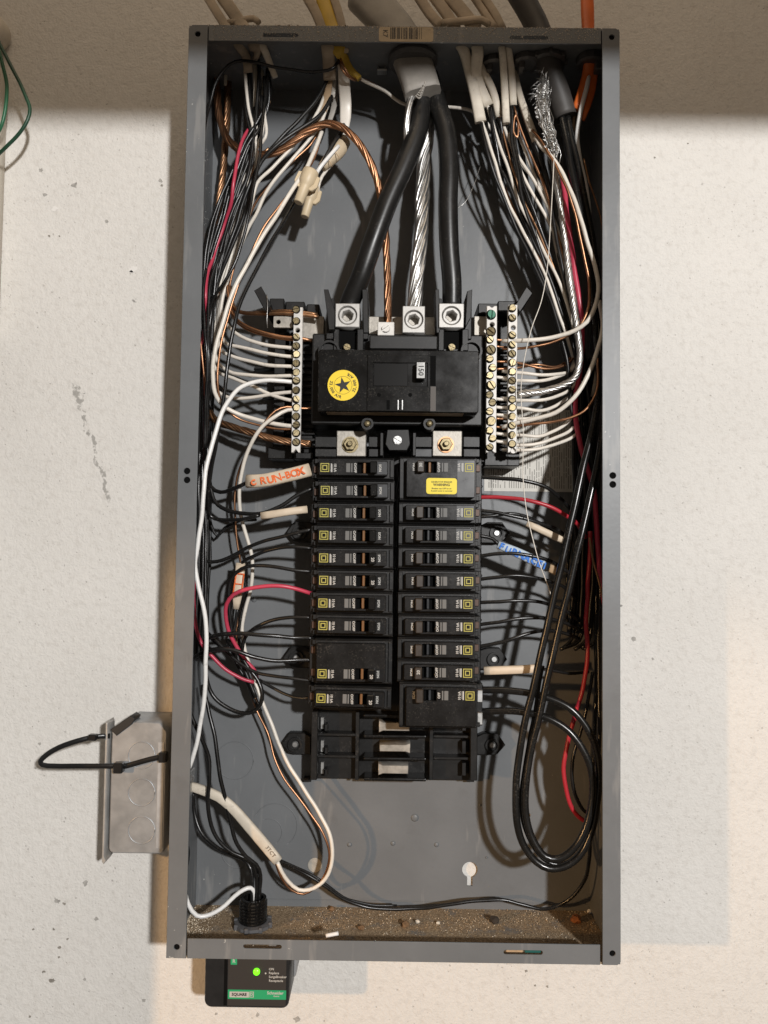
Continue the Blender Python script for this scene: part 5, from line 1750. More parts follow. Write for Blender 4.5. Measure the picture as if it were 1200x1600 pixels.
W_('brown_strip', OLDCU, 1.4, [(420, 232, 46), (400, 250, 40), (385, 300, 32), (370, 340, 28), (357, 390, 26), (350, 420, 24), (342, 470, 22), (336, 540, 20)], 'dull copper wire deep inside the left bundle')
W_('copper_wire', COPPER, 1.0, [(313, 530, 60), (316, 560, 60), (319, 600, 56), (322, 640, 48)], 'thin copper wire at the far left beside the red wire')

# connectors with their taped bundle
W_('black_wire', BLKM, 2.0, [(537, 195, 40), (534, 206, 46), (526, 218, 50), (514, 236, 53), (503, 255, 54), (496, 272, 54), (490, 290, 50)], 'black wire bent over the copper arc into the beige crimp connectors')
tb_ = tag(tube('taped_splice', P3([(538, 220, 40), (530, 232, 43), (516, 248, 46), (503, 262, 48)]), [6.2, 7.4, 6.4, 4.2], TAPE, None, 12, 4.0), 'tan taped splice above the beige crimp connectors', 'splice')
for k, (a_, b_) in enumerate((((522, 236), (532, 250)), ((511, 247), (519, 261)))):
    tube('tape_edge', P3([(a_[0], a_[1], 52), ((a_[0] + b_[0]) / 2 + 1, (a_[1] + b_[1]) / 2, 54), (b_[0], b_[1], 52)]), 0.35, PAPER, tb_, 6)
W_('white_wire', BRTW, 1.9, [(529, 228, 51), (518, 240, 54), (506, 254, 56), (496, 268, 56), (490, 282, 53), (486, 300, 50)], 'white wire from the taped splice into the front beige connector')
W_('white_wire', WHTW, 1.6, [(533, 235, 40), (522, 252, 42), (510, 268, 44), (500, 284, 46), (496, 300, 46)], 'white wire from the taped splice into the rear beige connector')


def crimp(top, bot, d, label, r=1.0):
    a, b = A(top[0], top[1], d), A(bot[0], bot[1], d + 4)
    t = thing('crimp_connector', (b[0], b[1], b[2]), label, 'connector', 'beige crimp connectors')
    L = (b - a).length
    ax_ = (b - a).normalized()
    n = 18
    prof = [(6.4, 0), (6.8, 0.06), (6.6, 0.36), (5.0, 0.46), (4.3, 0.52), (3.9, 0.98), (3.2, 1.0)]
    u = Vector((0, 0, 1)) - ax_ * ax_[2]
    u.normalize()
    v = ax_.cross(u)
    bm = bmesh.new()
    rings = []
    for rr, s in prof:
        p = a + ax_ * (L * s)
        rings.append([bm.verts.new(B(p + (u * math.cos(2 * math.pi * k / n) + v * math.sin(2 * math.pi * k / n)) * rr * r)) for k in range(n)])
    for q, w in zip(rings, rings[1:]):
        for k in range(n):
            bm.faces.new((q[k], q[(k + 1) % n], w[(k + 1) % n], w[k]))
    bm.faces.new(rings[0])
    bm.faces.new(rings[-1])
    bmesh.ops.recalc_face_normals(bm, faces=bm.faces)
    for f in bm.faces:
        f.smooth = len(f.verts) == 4
    link_obj('cap', bm_mesh('cap', bm), BEIGE, t)
    for s in (1, -1):
        bm = bmesh.new()
        pts = [a + v * (s * 4.5 * r) + ax_ * (L * 0.08), a + v * (s * 9.2 * r) + ax_ * (L * 0.12), a + v * (s * 9.6 * r) + ax_ * (L * 0.42), a + v * (s * 6.5 * r) + ax_ * (L * 0.56), a + v * (s * 3.6 * r) + ax_ * (L * 0.56)]
        lo = [bm.verts.new(B(p - u * 1.6)) for p in pts]
        hi = [bm.verts.new(B(p + u * 1.6)) for p in pts]
        bm.faces.new(lo)
        bm.faces.new(hi)
        for k in range(5):
            bm.faces.new((lo[k], lo[(k + 1) % 5], hi[(k + 1) % 5], hi[k]))
        bmesh.ops.recalc_face_normals(bm, faces=bm.faces)
        bmesh.ops.bevel(bm, geom=list(bm.edges), offset=0.0005, segments=1, affect='EDGES')
        link_obj('wing', bm_mesh('wing', bm), BEIGE, t)
    return t


crimp((486, 268), (466, 317), 56, 'front beige crimp connector, upper of the pair hanging at left', 1.1)
crimp((490, 291), (476, 339), 44, 'rear beige crimp connector, lower of the pair hanging at left', 0.95)

# sleeves with handwriting
def sleeve(name, pts, w, m, label, t=2.0):
    return flat(name, m, w, t, pts, label, 'sleeve')


SLV = mat('sleeve_tan', (0.60, 0.50, 0.38), 0.5, noise=(50, 0.12), bump=(150, 0.2, 0.0006))


def hand(parent, s, size, px, py, d, ang, m, bold=0.35):
    """marker lettering lying along a sleeve; ang = clockwise degrees"""
    q = A(px, py, d)
    return text('lettering', s, size, q[0], q[1], d, m, parent, math.radians(ang), bold, space=1.05)


s1 = sleeve('cable_sleeve', [(386, 752, 53), (410, 751, 57), (440, 745, 58), (465, 739, 57), (484, 734, 54)], 21, SLV, 'tan sleeve with orange handwriting at the topmost left breaker', 3.2)
for ch, px, py in (('C', 396, 754), ('R', 411, 751.5), ('U', 423, 749), ('N', 434, 747), ('-', 443, 745), ('B', 450, 742.5), ('O', 460, 740), ('X', 470, 737.5)):
    hand(s1, ch, RND.uniform(8.2, 9.6) if ch != 'C' else 6.5, px, py + RND.uniform(-1, 1), 61.3, -13 + RND.uniform(-10, 10), PRINTO, RND.uniform(0.15, 0.45))
s2 = sleeve('cable_sleeve', [(409, 806, 54), (430, 803, 56), (455, 799, 56), (480, 796, 54)], 12, SLV, 'plain tan sleeve at the third left breaker', 3.2)
s3 = sleeve('cable_sleeve', [(376, 880, 36), (374, 905, 38), (371, 930, 38), (369, 951, 36)], [15, 15, 15, 9], SLV, 'upright tan sleeve with orange marks left of the breakers', 2.2)
# orange boxes drawn on the upright sleeve
for (x0, y0, x1, y1) in ((368, 896, 382, 897.5), (366, 912, 380, 913.5), (364, 927, 377, 928.5)):
    a_, b_ = A(x0, y0, 41), A(x1, y1, 41)
    tube('lettering', [Vector((a_[0], a_[1], 40.6)), Vector((b_[0], b_[1], 40.6))], 0.7, PRINTO, s3, 6)
for (x0, y0, x1, y1) in ((369, 896, 364, 928), (381, 897, 377, 927)):
    a_, b_ = A(x0, y0, 41), A(x1, y1, 41)
    tube('lettering', [Vector((a_[0], a_[1], 40.6)), Vector((b_[0], b_[1], 40.6))], 0.7, PRINTO, s3, 6)

# ---- wires to the left breakers (terminal end at about x 487)
T = 52
W_('black_wire', BLKM, 1.7, [(488, 827, T), (465, 832, T), (435, 841, 48), (405, 849, 44), (385, 856, 40), (362, 868, 36), (340, 877, 34), (322, 876, 32), (314, 865, 30), (315, 820, 28)], 'dark wire rising from the left gutter to the fourth left breaker')
W_('black_wire', BLKM, 1.7, [(488, 857, T), (465, 855, T), (440, 856, 50), (415, 862, 46), (395, 869, 42), (381, 876, 38), (376, 884, 36)], 'dark wire from the upright sleeve to the fifth left breaker')
W_('black_wire', BLKM, 1.7, [(488, 893, T), (465, 891, 54), (435, 887, 54), (405, 884, 52), (385, 886, 50), (368, 895, 48), (359, 912, 46), (357, 940, 44), (360, 970, 42), (363, 1000, 40), (357, 1010, 38), (342, 1007, 36), (328, 995, 34), (320, 980, 32)], 'dark wire looping over the upright sleeve to the sixth left breaker')
W_('red_wire', REDW, 1.9, [(488, 928, T), (470, 922, 56), (445, 916, 60), (415, 917, 62), (385, 922, 62), (366, 929, 60), (355, 943, 57), (353, 962, 54), (358, 985, 50), (370, 1010, 46), (384, 1033, 44), (398, 1050, 42), (402, 1062, 38)], 'red wire arching into the seventh left breaker')
W_('black_wire', BLKM, 1.7, [(488, 965, T), (462, 965, T), (435, 967, 50), (412, 974, 47), (395, 983, 43), (384, 995, 40), (379, 1015, 38), (381, 1040, 36), (390, 1065, 36), (400, 1090, 36)], 'dark wire dropping away from the eighth left breaker')
W_('black_wire', BLKW, 1.9, [(490, 997, T), (460, 997, 54), (430, 993, 58), (395, 990, 60), (360, 990, 60), (335, 994, 58), (324, 1000, 54), (320, 1020, 48), (322, 1060, 42), (332, 1085, 40), (350, 1102, 40), (375, 1113, 40), (396, 1112, 42), (408, 1100, 44), (410, 1085, 46), (403, 1065, 46), (388, 1045, 46), (372, 1020, 44), (355, 1000, 40)],
   'glossy black wire to the double left breaker with a low loop beneath')
W_('black_wire', BLKW, 1.9, [(490, 1031, T), (455, 1031, 55), (420, 1031, 60), (392, 1026, 64), (365, 1017, 66), (340, 1014, 66), (318, 1020, 64), (300, 1032, 58), (290, 1050, 50)], 'glossy black wire crossing over the white wire to the double left breaker')
W_('black_wire', BLKM, 1.6, [(490, 1064, T), (455, 1060, 52), (425, 1057, 50), (402, 1052, 48), (380, 1040, 46), (358, 1022, 44), (340, 1003, 42), (326, 990, 38)], 'dark thin wire to the lower half of the double left breaker')
W_('black_wire', BLKM, 1.5, [(490, 1090, T), (465, 1090, 46), (445, 1085, 40), (425, 1075, 36), (405, 1062, 34)], 'dark wire to the lowest left breaker')
W_('black_wire', BLKW, 1.4, [(378, 895, 24), (385, 930, 22), (378, 960, 22), (374, 1000, 22), (382, 1050, 22), (396, 1085, 24), (408, 1112, 24)], 'thin black wire running beside the long white wire at left centre')
W_('black_wire', BLKM, 1.5, [(371, 950, 34), (366, 980, 32), (362, 1010, 30), (372, 1040, 30), (386, 1062, 30), (395, 1088, 30), (405, 1108, 28)], 'black wire leaving the bottom of the upright sleeve')
W_('copper_wire', COPPER, 1.0, [(371, 952, 32), (369, 985, 28), (372, 1020, 26), (384, 1055, 26), (394, 1080, 28), (404, 1106, 28)], 'thin copper wire leaving the bottom of the upright sleeve')
W_('black_wire', BLKM, 1.5, [(326, 770, 26), (330, 820, 22), (340, 838, 20), (352, 826, 22), (375, 815, 26), (400, 812, 34)], 'dark wire looping low behind the plain tan sleeve')

# ---- lower left
W_('black_wire', BLKW, 1.9, [(284, 1060, 60), (292, 1095, 62), (305, 1130, 62), (318, 1158, 60), (326, 1182, 58), (326, 1215, 58), (324, 1250, 56), (330, 1290, 52), (345, 1316, 50), (365, 1332, 48), (385, 1340, 46), (396, 1350, 44), (400, 1370, 43), (399, 1420, 42)], 'left of two black wires dropping into the black nipple', group='black wires into the nipple')
W_('black_wire', BLKW, 1.9, [(316, 1070, 44), (326, 1110, 48), (335, 1150, 52), (341, 1190, 54), (349, 1235, 54), (360, 1285, 52), (370, 1318, 50), (384, 1338, 47), (400, 1350, 45), (407, 1368, 43), (404, 1420, 42)], 'right of two black wires dropping into the black nipple', group='black wires into the nipple')
W_('black_wire', BLKW, 1.8, [(302, 1235, 26), (304, 1270, 26), (314, 1300, 28), (335, 1323, 32), (362, 1335, 36), (384, 1344, 40), (393, 1358, 42), (394, 1380, 43), (393, 1420, 42)], 'black wire curving from behind the tan cable into the nipple', group='black wires into the nipple')
cab = flat('tan_cable', TANJ, [14, 15, 16, 17, 16], 2.8, [(297, 1228, 46), (318, 1235, 50), (342, 1245, 52), (365, 1264, 52), (388, 1290, 50), (412, 1318, 47), (434, 1345, 44)], 'tan sheathed cable entering the lower left wall of the panel')
hand(cab, '3TCT', 4.6, 423, 1331, 50.2, 50, mat('print_faint', (0.16, 0.14, 0.12), 0.7), 0.0)
q = A(301, 1216, 46)
ccl = thing('cable_clamp', (-W2 + 2, q[1], 46), 'silvery cable clamp on the lower left panel wall', 'clamp')
box('clamp_plate', -W2 + 2, -W2 + 6.5, q[1] - 13, q[1] + 8, 40, 56, ZINC, ccl, 0.8)
lathe('clamp_screw', [(3.4, 55), (3.4, 59), (2.4, 60.5), (0.01, 60.5)], (-W2 + 6.5, q[1] + 3), ZINC, ccl, 14)
W_('black_wire', BLKW, 1.7, [(432, 1342, 42), (450, 1351, 38), (472, 1362, 34), (495, 1374, 32), (515, 1389, 30), (535, 1404, 28), (560, 1415, 26), (600, 1421, 24), (650, 1419, 22), (700, 1413, 22), (745, 1408, 22), (785, 1407, 22), (815, 1414, 22), (845, 1420, 24), (872, 1414, 26), (898, 1398, 30), (914, 1374, 34), (920, 1345, 38), (922, 1310, 40), (924, 1260, 40), (928, 1180, 38), (931, 1060, 36), (932, 900, 34), (930, 760, 34)],
   'thin black wire trailing along the box floor and up the right side')
W_('black_wire', BLKM, 1.2, [(440, 1345, 40), (480, 1363, 32), (505, 1378, 30), (528, 1396, 26), (545, 1406, 24), (580, 1414, 20), (620, 1415, 16)], 'thinner black wire lying just above the trailing floor wire')

# ------------------------------------------------------------------ wires, right half
W_('white_wire', WHTW, 2.0, [(836, 215, 55), (846, 230, 60), (862, 248, 66), (880, 275, 72), (896, 308, 76), (909, 345, 78), (921, 385, 78), (931, 425, 78), (934, 455, 78), (929, 482, 76), (917, 503, 74), (898, 516, 70), (872, 524, 66), (845, 530, 64), (820, 532, 62), (785, 533, 54)], 'prominent white wire bowing out right and back into the outer bar')
W_('copper_wire', COPPER, 1.25, [(832, 203, 56), (845, 218, 62), (860, 245, 70), (874, 272, 76), (888, 300, 78), (899, 335, 78), (908, 375, 76), (916, 415, 74), (920, 450, 72), (919, 480, 70), (908, 508, 68), (888, 525, 65), (860, 536, 62), (825, 542, 60), (785, 546, 52)], 'bright copper wire running inside the prominent right white wire')
W_('white_wire', WHTW, 2.0, [(936, 470, 70), (942, 510, 72), (936, 545, 74), (924, 575, 75), (908, 606, 74), (890, 628, 72), (868, 643, 69), (840, 653, 65), (805, 662, 60), (785, 668, 54)], 'thick white wire sweeping low from the right gutter into the outer bar')
W_('copper_wire', COPPER, 1.2, [(934, 560, 66), (934, 600, 70), (926, 624, 72), (912, 642, 71), (890, 653, 69), (860, 659, 66), (830, 663, 63), (785, 670, 54)], 'bright copper wire sweeping below the thick low white wire')
# white bar wires on the right
for i, (y0, pts) in enumerate((
        (581, [(785, 580, 50), (815, 582, 58), (840, 586, 58), (865, 586, 54), (890, 580, 46), (905, 560, 40)]),
        (593, [(785, 592, 50), (815, 595, 58), (845, 596, 58), (870, 590, 52), (892, 576, 44), (900, 550, 38)]),
        (624, [(785, 622, 50), (815, 626, 58), (845, 626, 58), (872, 619, 54), (895, 606, 46), (908, 585, 40)]),
        (640, [(785, 637, 50), (812, 638, 57), (840, 641, 56), (868, 634, 50), (890, 620, 44)]),
        (652, [(785, 651, 50), (812, 655, 57), (845, 652, 56), (872, 642, 50), (893, 626, 44)]),
        (681, [(785, 679, 50), (812, 681, 58), (842, 682, 58), (862, 675, 54), (885, 661, 48), (902, 640, 42)]),
        (693, [(785, 692, 50), (812, 695, 58), (845, 692, 58), (872, 682, 54), (893, 671, 46), (908, 650, 40)]),
        (702, [(785, 703, 50), (812, 703, 58), (845, 700, 58), (872, 693, 54), (896, 683, 46), (912, 660, 40)]))):
    W_('white_wire', WHTW, 1.6, pts, '%s white wire down in the stack entering the outer right bar' % ('topmost second third fourth fifth sixth seventh lowest'.split()[i]), group='white wires into the outer right bar')
# copper bar wires right
for i, (pts, lab) in enumerate((
        ([(773, 531, 52), (800, 533, 50)], 'short copper stub between the right bars, upper'),
        ([(773, 541, 52), (800, 543, 48)], 'short copper stub between the right bars, second'),
        ([(773, 565, 52), (800, 566, 52), (830, 572, 56), (860, 575, 54), (890, 566, 46), (905, 545, 38)], 'upper copper wire crossing both right bars'),
        ([(773, 577, 52), (800, 576, 50), (840, 570, 54), (870, 573, 48), (895, 556, 40)], 'lower copper wire crossing both right bars'),
        ([(773, 654, 52), (800, 655, 48)], 'short copper stub between the right bars, low'),
        ([(773, 667, 52), (800, 668, 48)], 'short copper stub between the right bars, lowest'))):
    W_('copper_wire', COPPER, 1.2, pts, lab)
for i, y in enumerate((590, 624, 637, 649, 678, 690)):
    W_('white_wire', WHTW, 1.5, [(773, y - 1, 51), (785, y, 50), (800, y + 1, 50)], 'short white stub between the right bars, %s from the top' % ('first second third fourth fifth sixth'.split()[i]), group='white stubs between the right bars')
# black wires fanning from the top right cables
g = 'black wires fanning down from the top right cables'
fan = [((752, 192), (760, 235), (778, 292), (800, 340), (835, 415), (862, 480), (885, 550)),
       ((765, 168), (772, 215), (782, 262), (795, 320), (826, 400), (858, 470), (880, 540)),
       ((781, 184), (790, 230), (797, 262), (806, 320), (832, 392), (866, 475), (892, 560)),
       ((792, 195), (797, 240), (806, 290), (822, 345), (846, 405), (872, 480), (898, 560)),
       ((800, 166), (801, 215), (806, 255), (818, 320), (845, 395), (880, 490), (902, 570)),
       ((804, 170), (806, 225), (817, 280), (838, 340), (858, 395), (880, 470), (900, 545)),
       ((838, 222), (846, 250), (858, 285), (864, 330), (872, 390), (886, 450), (905, 540)),
       ((820, 190), (832, 225), (848, 270), (858, 310), (868, 370), (885, 440), (908, 530)),
       ((834, 222), (842, 245), (852, 270), (860, 300), (866, 350), (880, 430), (903, 520))]
for i, pts in enumerate(fan):
    d0 = 54 - (i % 4) * 4
    q = [(p[0], p[1], d0 + 4 * math.sin(j * 1.3 + i) - j * 0.6) for j, p in enumerate(pts)]
    ex = 893 + i * 3.6
    q += [(ex, 640, d0 - 8), (ex + 4, 720, d0 - 12), (ex + 6, 820, d0 - 14), (ex + 4, 900, d0 - 16), (ex - 2, 980, d0 - 18)]
    W_('black_wire', BLKW if i % 2 else BLKM, 1.65, q, '%s black wire from the left in the fan below the top right cables' % ORDW[i], group=g, wob=0.8)
for i, pts in enumerate((((752, 188), (768, 240), (785, 290), (812, 350), (850, 430), (885, 520)),
                         ((762, 166), (775, 205), (792, 262), (815, 320), (850, 395), (890, 490)),
                         ((780, 180), (800, 225), (826, 270), (848, 305), (868, 350), (895, 450)),
                         ((792, 190), (806, 248), (832, 300), (855, 340), (880, 410), (902, 500)),
                         ((812, 215), (825, 250), (842, 285), (855, 310), (862, 340), (890, 430)),
                         ((802, 235), (820, 262), (838, 283), (852, 300), (858, 322), (868, 372)))):
    d0 = 50 - i * 2
    q = [(p[0], p[1], d0 + 2 * math.sin(j + i * 2)) for j, p in enumerate(pts)] + [(905 + i * 2, 600, d0 - 14), (908 + i * 3, 690, d0 - 20)]
    W_('white_wire', WHTW, 1.6, q, '%s white wire from the left among the upper right fanning wires' % ORDW[i], group='white wires in the upper right fan', wob=0.8)
for i, pts in enumerate((((803, 167), (810, 190), (808, 215), (803, 205), (806, 180), (815, 205), (830, 245), (850, 290), (870, 360), (895, 460)),
                         ((780, 183), (787, 215), (796, 250), (810, 290), (835, 350), (870, 430)),
                         ((758, 194), (764, 215), (775, 255), (800, 320), (840, 400), (880, 490)),
                         ((822, 225), (832, 252), (850, 285), (862, 330), (880, 400)))):
    W_('copper_wire', OLDCU if i % 2 else COPPER, 1.15, [(p[0], p[1], 50 - i * 3) for p in pts], 'bare copper wire among the upper right fanning wires, %s' % ('looped at the cut cable', 'from the angled cable', 'from the leftmost cable', 'shortest one')[i], group='copper wires in the upper right fan', wob=0.5)
g = 'thin dark wires tangled behind the upper right fan'
for i in range(9):
    sx, sy = ((753, 190), (766, 168), (782, 185), (792, 192), (801, 168), (836, 222), (778, 184), (806, 170), (760, 190))[i]
    r_ = RND.uniform
    o1, o2, dd, sl = r_(-12, 14), r_(-8, 26), r_(-12, 8), r_(-5, 5)
    W_('black_wire', BLKM if i % 2 else BLKW, 1.35, [(sx, sy, 46), (sx + 8 + o1 * 0.3, sy + 45, 46 + dd * 0.5), (sx + 0.35 * (850 - sx) + o1 * 0.7, sy + 0.4 * (415 - sy), 44 + dd), (848 + o1, 415, 40 + dd), (876 + o2 * 0.8, 490, 38 + dd), (896 + o2, 570, 34 + dd), (904 + o2 + sl, 670, 30 + dd), (906 + o2, 790, 28 + dd), (902 + o2 - sl * 2, 900, 26 + dd), (892 + o2 * 0.6, 990, 24 + dd)],
       '%s thin dark wire of the tangle behind the upper right fan' % ORDW[i], group=g)
g = 'thin dark wires tangled in the upper left bundle'
for i in range(7):
    sx, sy = ((390, 112), (404, 92), (417, 108), (400, 168), (410, 150), (386, 112), (420, 118))[i]
    r_ = RND.uniform
    o1, o2, dd = r_(-16, 14), r_(-10, 8), r_(-14, 8)
    W_('black_wire', BLKM if i % 2 else BLKW, 1.4, [(sx, sy, 48), (sx - 2, sy + 50, 48 + dd * 0.4), (394 + o1 * 0.6, 245, 48 + dd), (376 + o1, 300, 46 + dd), (357 + o1 * 0.9, 360, 42 + dd), (341 + o1 * 0.5, 425, 38 + dd), (331 + o2 * 0.6, 500, 34 + dd), (325 + o2, 600, 30 + dd), (321 + o2, 740, 28 + dd), (319 + o2, 900, 26 + dd), (314 + o2, 1030, 24 + dd)],
       '%s thin dark wire of the tangle in the upper left bundle' % ORDW[i], group=g)
# heavy black conductors of the feeder cable
W_('feeder_conductor', FEED, 3.0, [(877, 180, 54), (884, 215, 58), (890, 250, 60), (900, 300, 62), (912, 360, 62), (922, 430, 60), (930, 520, 60), (936, 600, 64), (928, 660, 70), (914, 720, 75), (898, 790, 78), (882, 860, 79), (866, 930, 79), (850, 1000, 78), (834, 1070, 76), (820, 1130, 74), (810, 1190, 72), (806, 1240, 72), (808, 1290, 72), (820, 1325, 72), (838, 1347, 72), (858, 1357, 73), (882, 1354, 74), (905, 1338, 74), (922, 1305, 74), (932, 1260, 74), (936, 1210, 74), (930, 1165, 74), (916, 1135, 73), (893, 1108, 71), (862, 1092, 68), (825, 1083, 64), (790, 1079, 60), (746, 1078, 54)],
   'heavy black wire, outer loop at lower right into the foot breaker', group='heavy black feeder wires', sides=12)
W_('feeder_conductor', FEED, 3.0, [(886, 180, 52), (894, 220, 55), (903, 260, 57), (915, 320, 58), (928, 390, 58), (938, 480, 58), (945, 560, 62), (946, 640, 68), (938, 700, 74), (926, 760, 78), (910, 830, 80), (893, 900, 80), (876, 970, 79), (858, 1050, 77), (842, 1120, 75), (828, 1180, 73), (821, 1235, 73), (824, 1285, 73), (836, 1318, 74), (852, 1338, 75), (872, 1342, 76), (896, 1326, 77), (914, 1295, 77), (925, 1255, 77), (926, 1215, 77), (918, 1185, 77), (902, 1157, 76), (880, 1135, 74), (850, 1120, 71), (815, 1113, 66), (785, 1111, 61), (746, 1112, 55)],
   'heavy black wire, inner loop at lower right into the foot breaker', group='heavy black feeder wires', sides=12)
W_('black_wire', BLKW, 1.8, [(848, 1040, 68), (836, 1110, 68), (824, 1170, 68), (816, 1225, 68), (816, 1275, 68), (826, 1310, 68), (842, 1335, 69), (862, 1350, 70), (885, 1348, 70), (910, 1322, 70), (927, 1280, 68), (934, 1220, 66), (936, 1120, 60), (936, 1000, 50), (938, 860, 44), (940, 700, 40)], 'thin black wire running with the lower right loop', sides=8)
W_('red_wire', REDW, 2.4, [(877, 270, 50), (882, 300, 58), (886, 340, 60), (893, 390, 60), (901, 440, 60), (908, 490, 58), (910, 530, 54), (905, 580, 50), (900, 620, 48), (900, 655, 48), (906, 690, 48), (916, 725, 46), (926, 760, 42), (931, 800, 44), (934, 850, 50), (938, 890, 54), (944, 940, 58), (950, 1000, 56), (950, 1100, 50)], 'thick red wire descending the right side past the bars', sides=10)
W_('red_wire', REDD, 2.0, [(922, 830, 50), (921, 880, 48), (919, 930, 50), (916, 975, 52), (918, 1010, 54), (914, 1050, 56), (907, 1090, 58), (897, 1125, 56), (887, 1165, 54), (881, 1205, 54), (884, 1235, 54), (893, 1262, 54), (910, 1280, 52), (930, 1290, 46)], 'red wire bowing inside the lower right loop', sides=10)
W_('red_wire', REDD, 1.9, [(744, 777, 54), (785, 777, 58), (815, 779, 62), (840, 784, 64), (862, 793, 63), (882, 805, 60), (902, 820, 54), (915, 840, 46)], 'red wire arching from the yellow-stickered breaker to the right gutter', sides=10)
W_('red_wire', REDD, 1.7, [(948, 1080, 50), (946, 1150, 48), (944, 1230, 46)], 'short red wire at the far right edge beside the flange')
W_('black_wire', BLKW, 1.7, [(926, 1050, 50), (918, 1100, 52), (906, 1150, 52), (896, 1185, 52), (893, 1215, 52), (899, 1245, 52), (912, 1266, 50), (930, 1275, 44)], 'black wire bowing beside the red one inside the lower right loop')
W_('copper_wire', OLDCU, 1.0, [(921, 840, 66), (928, 875, 68), (936, 910, 68), (946, 955, 66)], 'thin copper wire slanting to the right flange at mid height')
W_('copper_wire', OLDCU, 0.9, [(912, 248, 48), (920, 280, 48), (929, 310, 46), (938, 345, 44), (944, 420, 40)], 'thin copper wire slanting down at the upper right edge')
W_('white_wire', BRTW, 2.2, [(920, 118, 56), (914, 150, 60), (906, 182, 58), (902, 215, 52), (907, 250, 48), (914, 290, 44), (921, 340, 38), (927, 420, 32)], 'white wire leaving the orange cable at upper right')
flat('cable_jacket_scrap', PAPER, [7, 7, 4], 0.9, [(899, 172, 46), (898, 190, 46), (896, 204, 46)], 'pale paper scrap at the cut end of the orange cable', 'jacket scrap')
W_('black_wire', BLKW, 1.7, [(903, 172, 48), (901, 210, 46), (908, 260, 44), (920, 330, 42), (933, 420, 40), (940, 520, 38), (942, 700, 36), (940, 900, 34)], 'black wire leaving the orange cable and dropping along the right wall')
# wires to the right breakers
def rb(pts, lab, m=BLKW, r=1.65):
    W_('black_wire', m, r, pts, lab)


rb([(744, 745, 53), (780, 747, 56), (810, 749, 58), (838, 755, 58), (860, 766, 56), (880, 783, 50), (898, 805, 42), (906, 830, 36)], 'black wire from the top half of the yellow-stickered breaker to the gutter', r=1.8)
rb([(744, 797, 53), (775, 800, 55), (800, 806, 56), (825, 813, 55), (850, 820, 52), (872, 828, 46), (890, 842, 38)], 'black wire of the first single right breaker, upper of two crossing')
rb([(744, 808, 53), (772, 806, 54), (795, 803, 53), (815, 806, 51), (840, 816, 46), (862, 830, 40), (880, 850, 32)], 'black wire of the first single right breaker, lower of two crossing')
rb([(744, 836, 53), (770, 842, 53), (780, 852, 54)], 'short black wire between the second single right breaker and blue sleeve')
rb([(744, 870, 53), (775, 866, 56), (800, 865, 58), (830, 869, 58), (855, 876, 55), (880, 888, 48), (900, 905, 40)], 'black wire passing over the blue-lettered sleeve at right', r=1.7)
rb([(744, 906, 53), (780, 901, 56), (805, 899, 57), (830, 901, 56), (855, 907, 52), (880, 918, 46), (902, 938, 38)], 'black wire arching from the fourth single right breaker')
rb([(744, 942, 53), (780, 939, 56), (805, 938, 57), (835, 940, 55), (862, 946, 50), (885, 955, 44), (905, 970, 38)], 'black wire arching from the fifth single right breaker')
rb([(744, 977, 53), (780, 971, 56), (805, 967, 57), (835, 965, 55), (862, 967, 50), (885, 975, 44), (908, 985, 38)], 'black wire arching from the sixth single right breaker')
rb([(744, 1011, 53), (780, 1005, 56), (805, 996, 57), (830, 988, 55), (855, 985, 50), (880, 988, 44), (905, 998, 38)], 'black wire rising from the seventh single right breaker')
sleeve('cable_sleeve', [(823, 818, 53), (845, 828, 54), (866, 838, 53), (885, 847, 50)], [10, 11, 11, 10], SLV, 'cream sleeve slanting down to the right gutter', 3.0)
s5 = sleeve('cable_sleeve', [(778, 851, 54), (805, 862, 55), (835, 876, 54), (856, 886, 52)], [12, 15, 16, 16], mat('sleeve_pale', (0.42, 0.50, 0.58), 0.55, noise=(60, 0.15)), 'pale sleeve with blue handwriting at right', 2.6)
for ch, px, py in (('F', 784, 854), ('U', 794, 859), ('R', 804, 863), ('N', 814, 868), ('A', 824, 872), ('C', 834, 877), ('E', 843, 881), ('1', 851, 885)):
    hand(s5, ch, RND.uniform(7.0, 8.4), px, py + RND.uniform(-0.8, 0.8), 57.9, 24 + RND.uniform(-9, 9), PRINTB, RND.uniform(0.2, 0.45))
flat('cable_sleeve', PAPER, [13, 13], 1.6, [(856, 886, 51), (877, 896, 49)], 'brown paper end of the blue-lettered sleeve', 'sleeve')
sleeve('cable_sleeve', [(756, 1048, 54), (785, 1047, 55), (815, 1046, 55), (842, 1044, 53)], [13, 13, 13, 13], SLV, 'cream sleeve running level from the lowest single right breaker', 3.2)
W_('black_wire', BLKW, 1.5, [(838, 1044, 50), (860, 1047, 46), (890, 1052, 40), (920, 1050, 34)], 'black wire leaving the level cream sleeve')
# loose black wires massed in the right gutter
g = 'black wires massed in the right gutter'
for i in range(7):
    x0 = 903 + i * 5.5
    W_('black_wire', BLKW if i % 2 else BLKM, 1.6, [(x0 - 8, 560, 34 - i), (x0, 640, 30 - i), (x0 + RND.uniform(-6, 6), 740, 28), (x0 + RND.uniform(-10, 6), 840, 28), (x0 + RND.uniform(-14, 4), 930, 26), (x0 - RND.uniform(0, 22), 1000, 24), (x0 - RND.uniform(20, 40), 1015, 26)],
       '%s black wire from the left in the mass deep in the right gutter' % ORDW[i], group=g)
W_('tan_wire', TANJ, 2.0, [(925, 470, 56), (934, 500, 54), (938, 535, 50), (934, 570, 46), (926, 620, 40)], 'tan wire behind the thick white wires at the right edge')
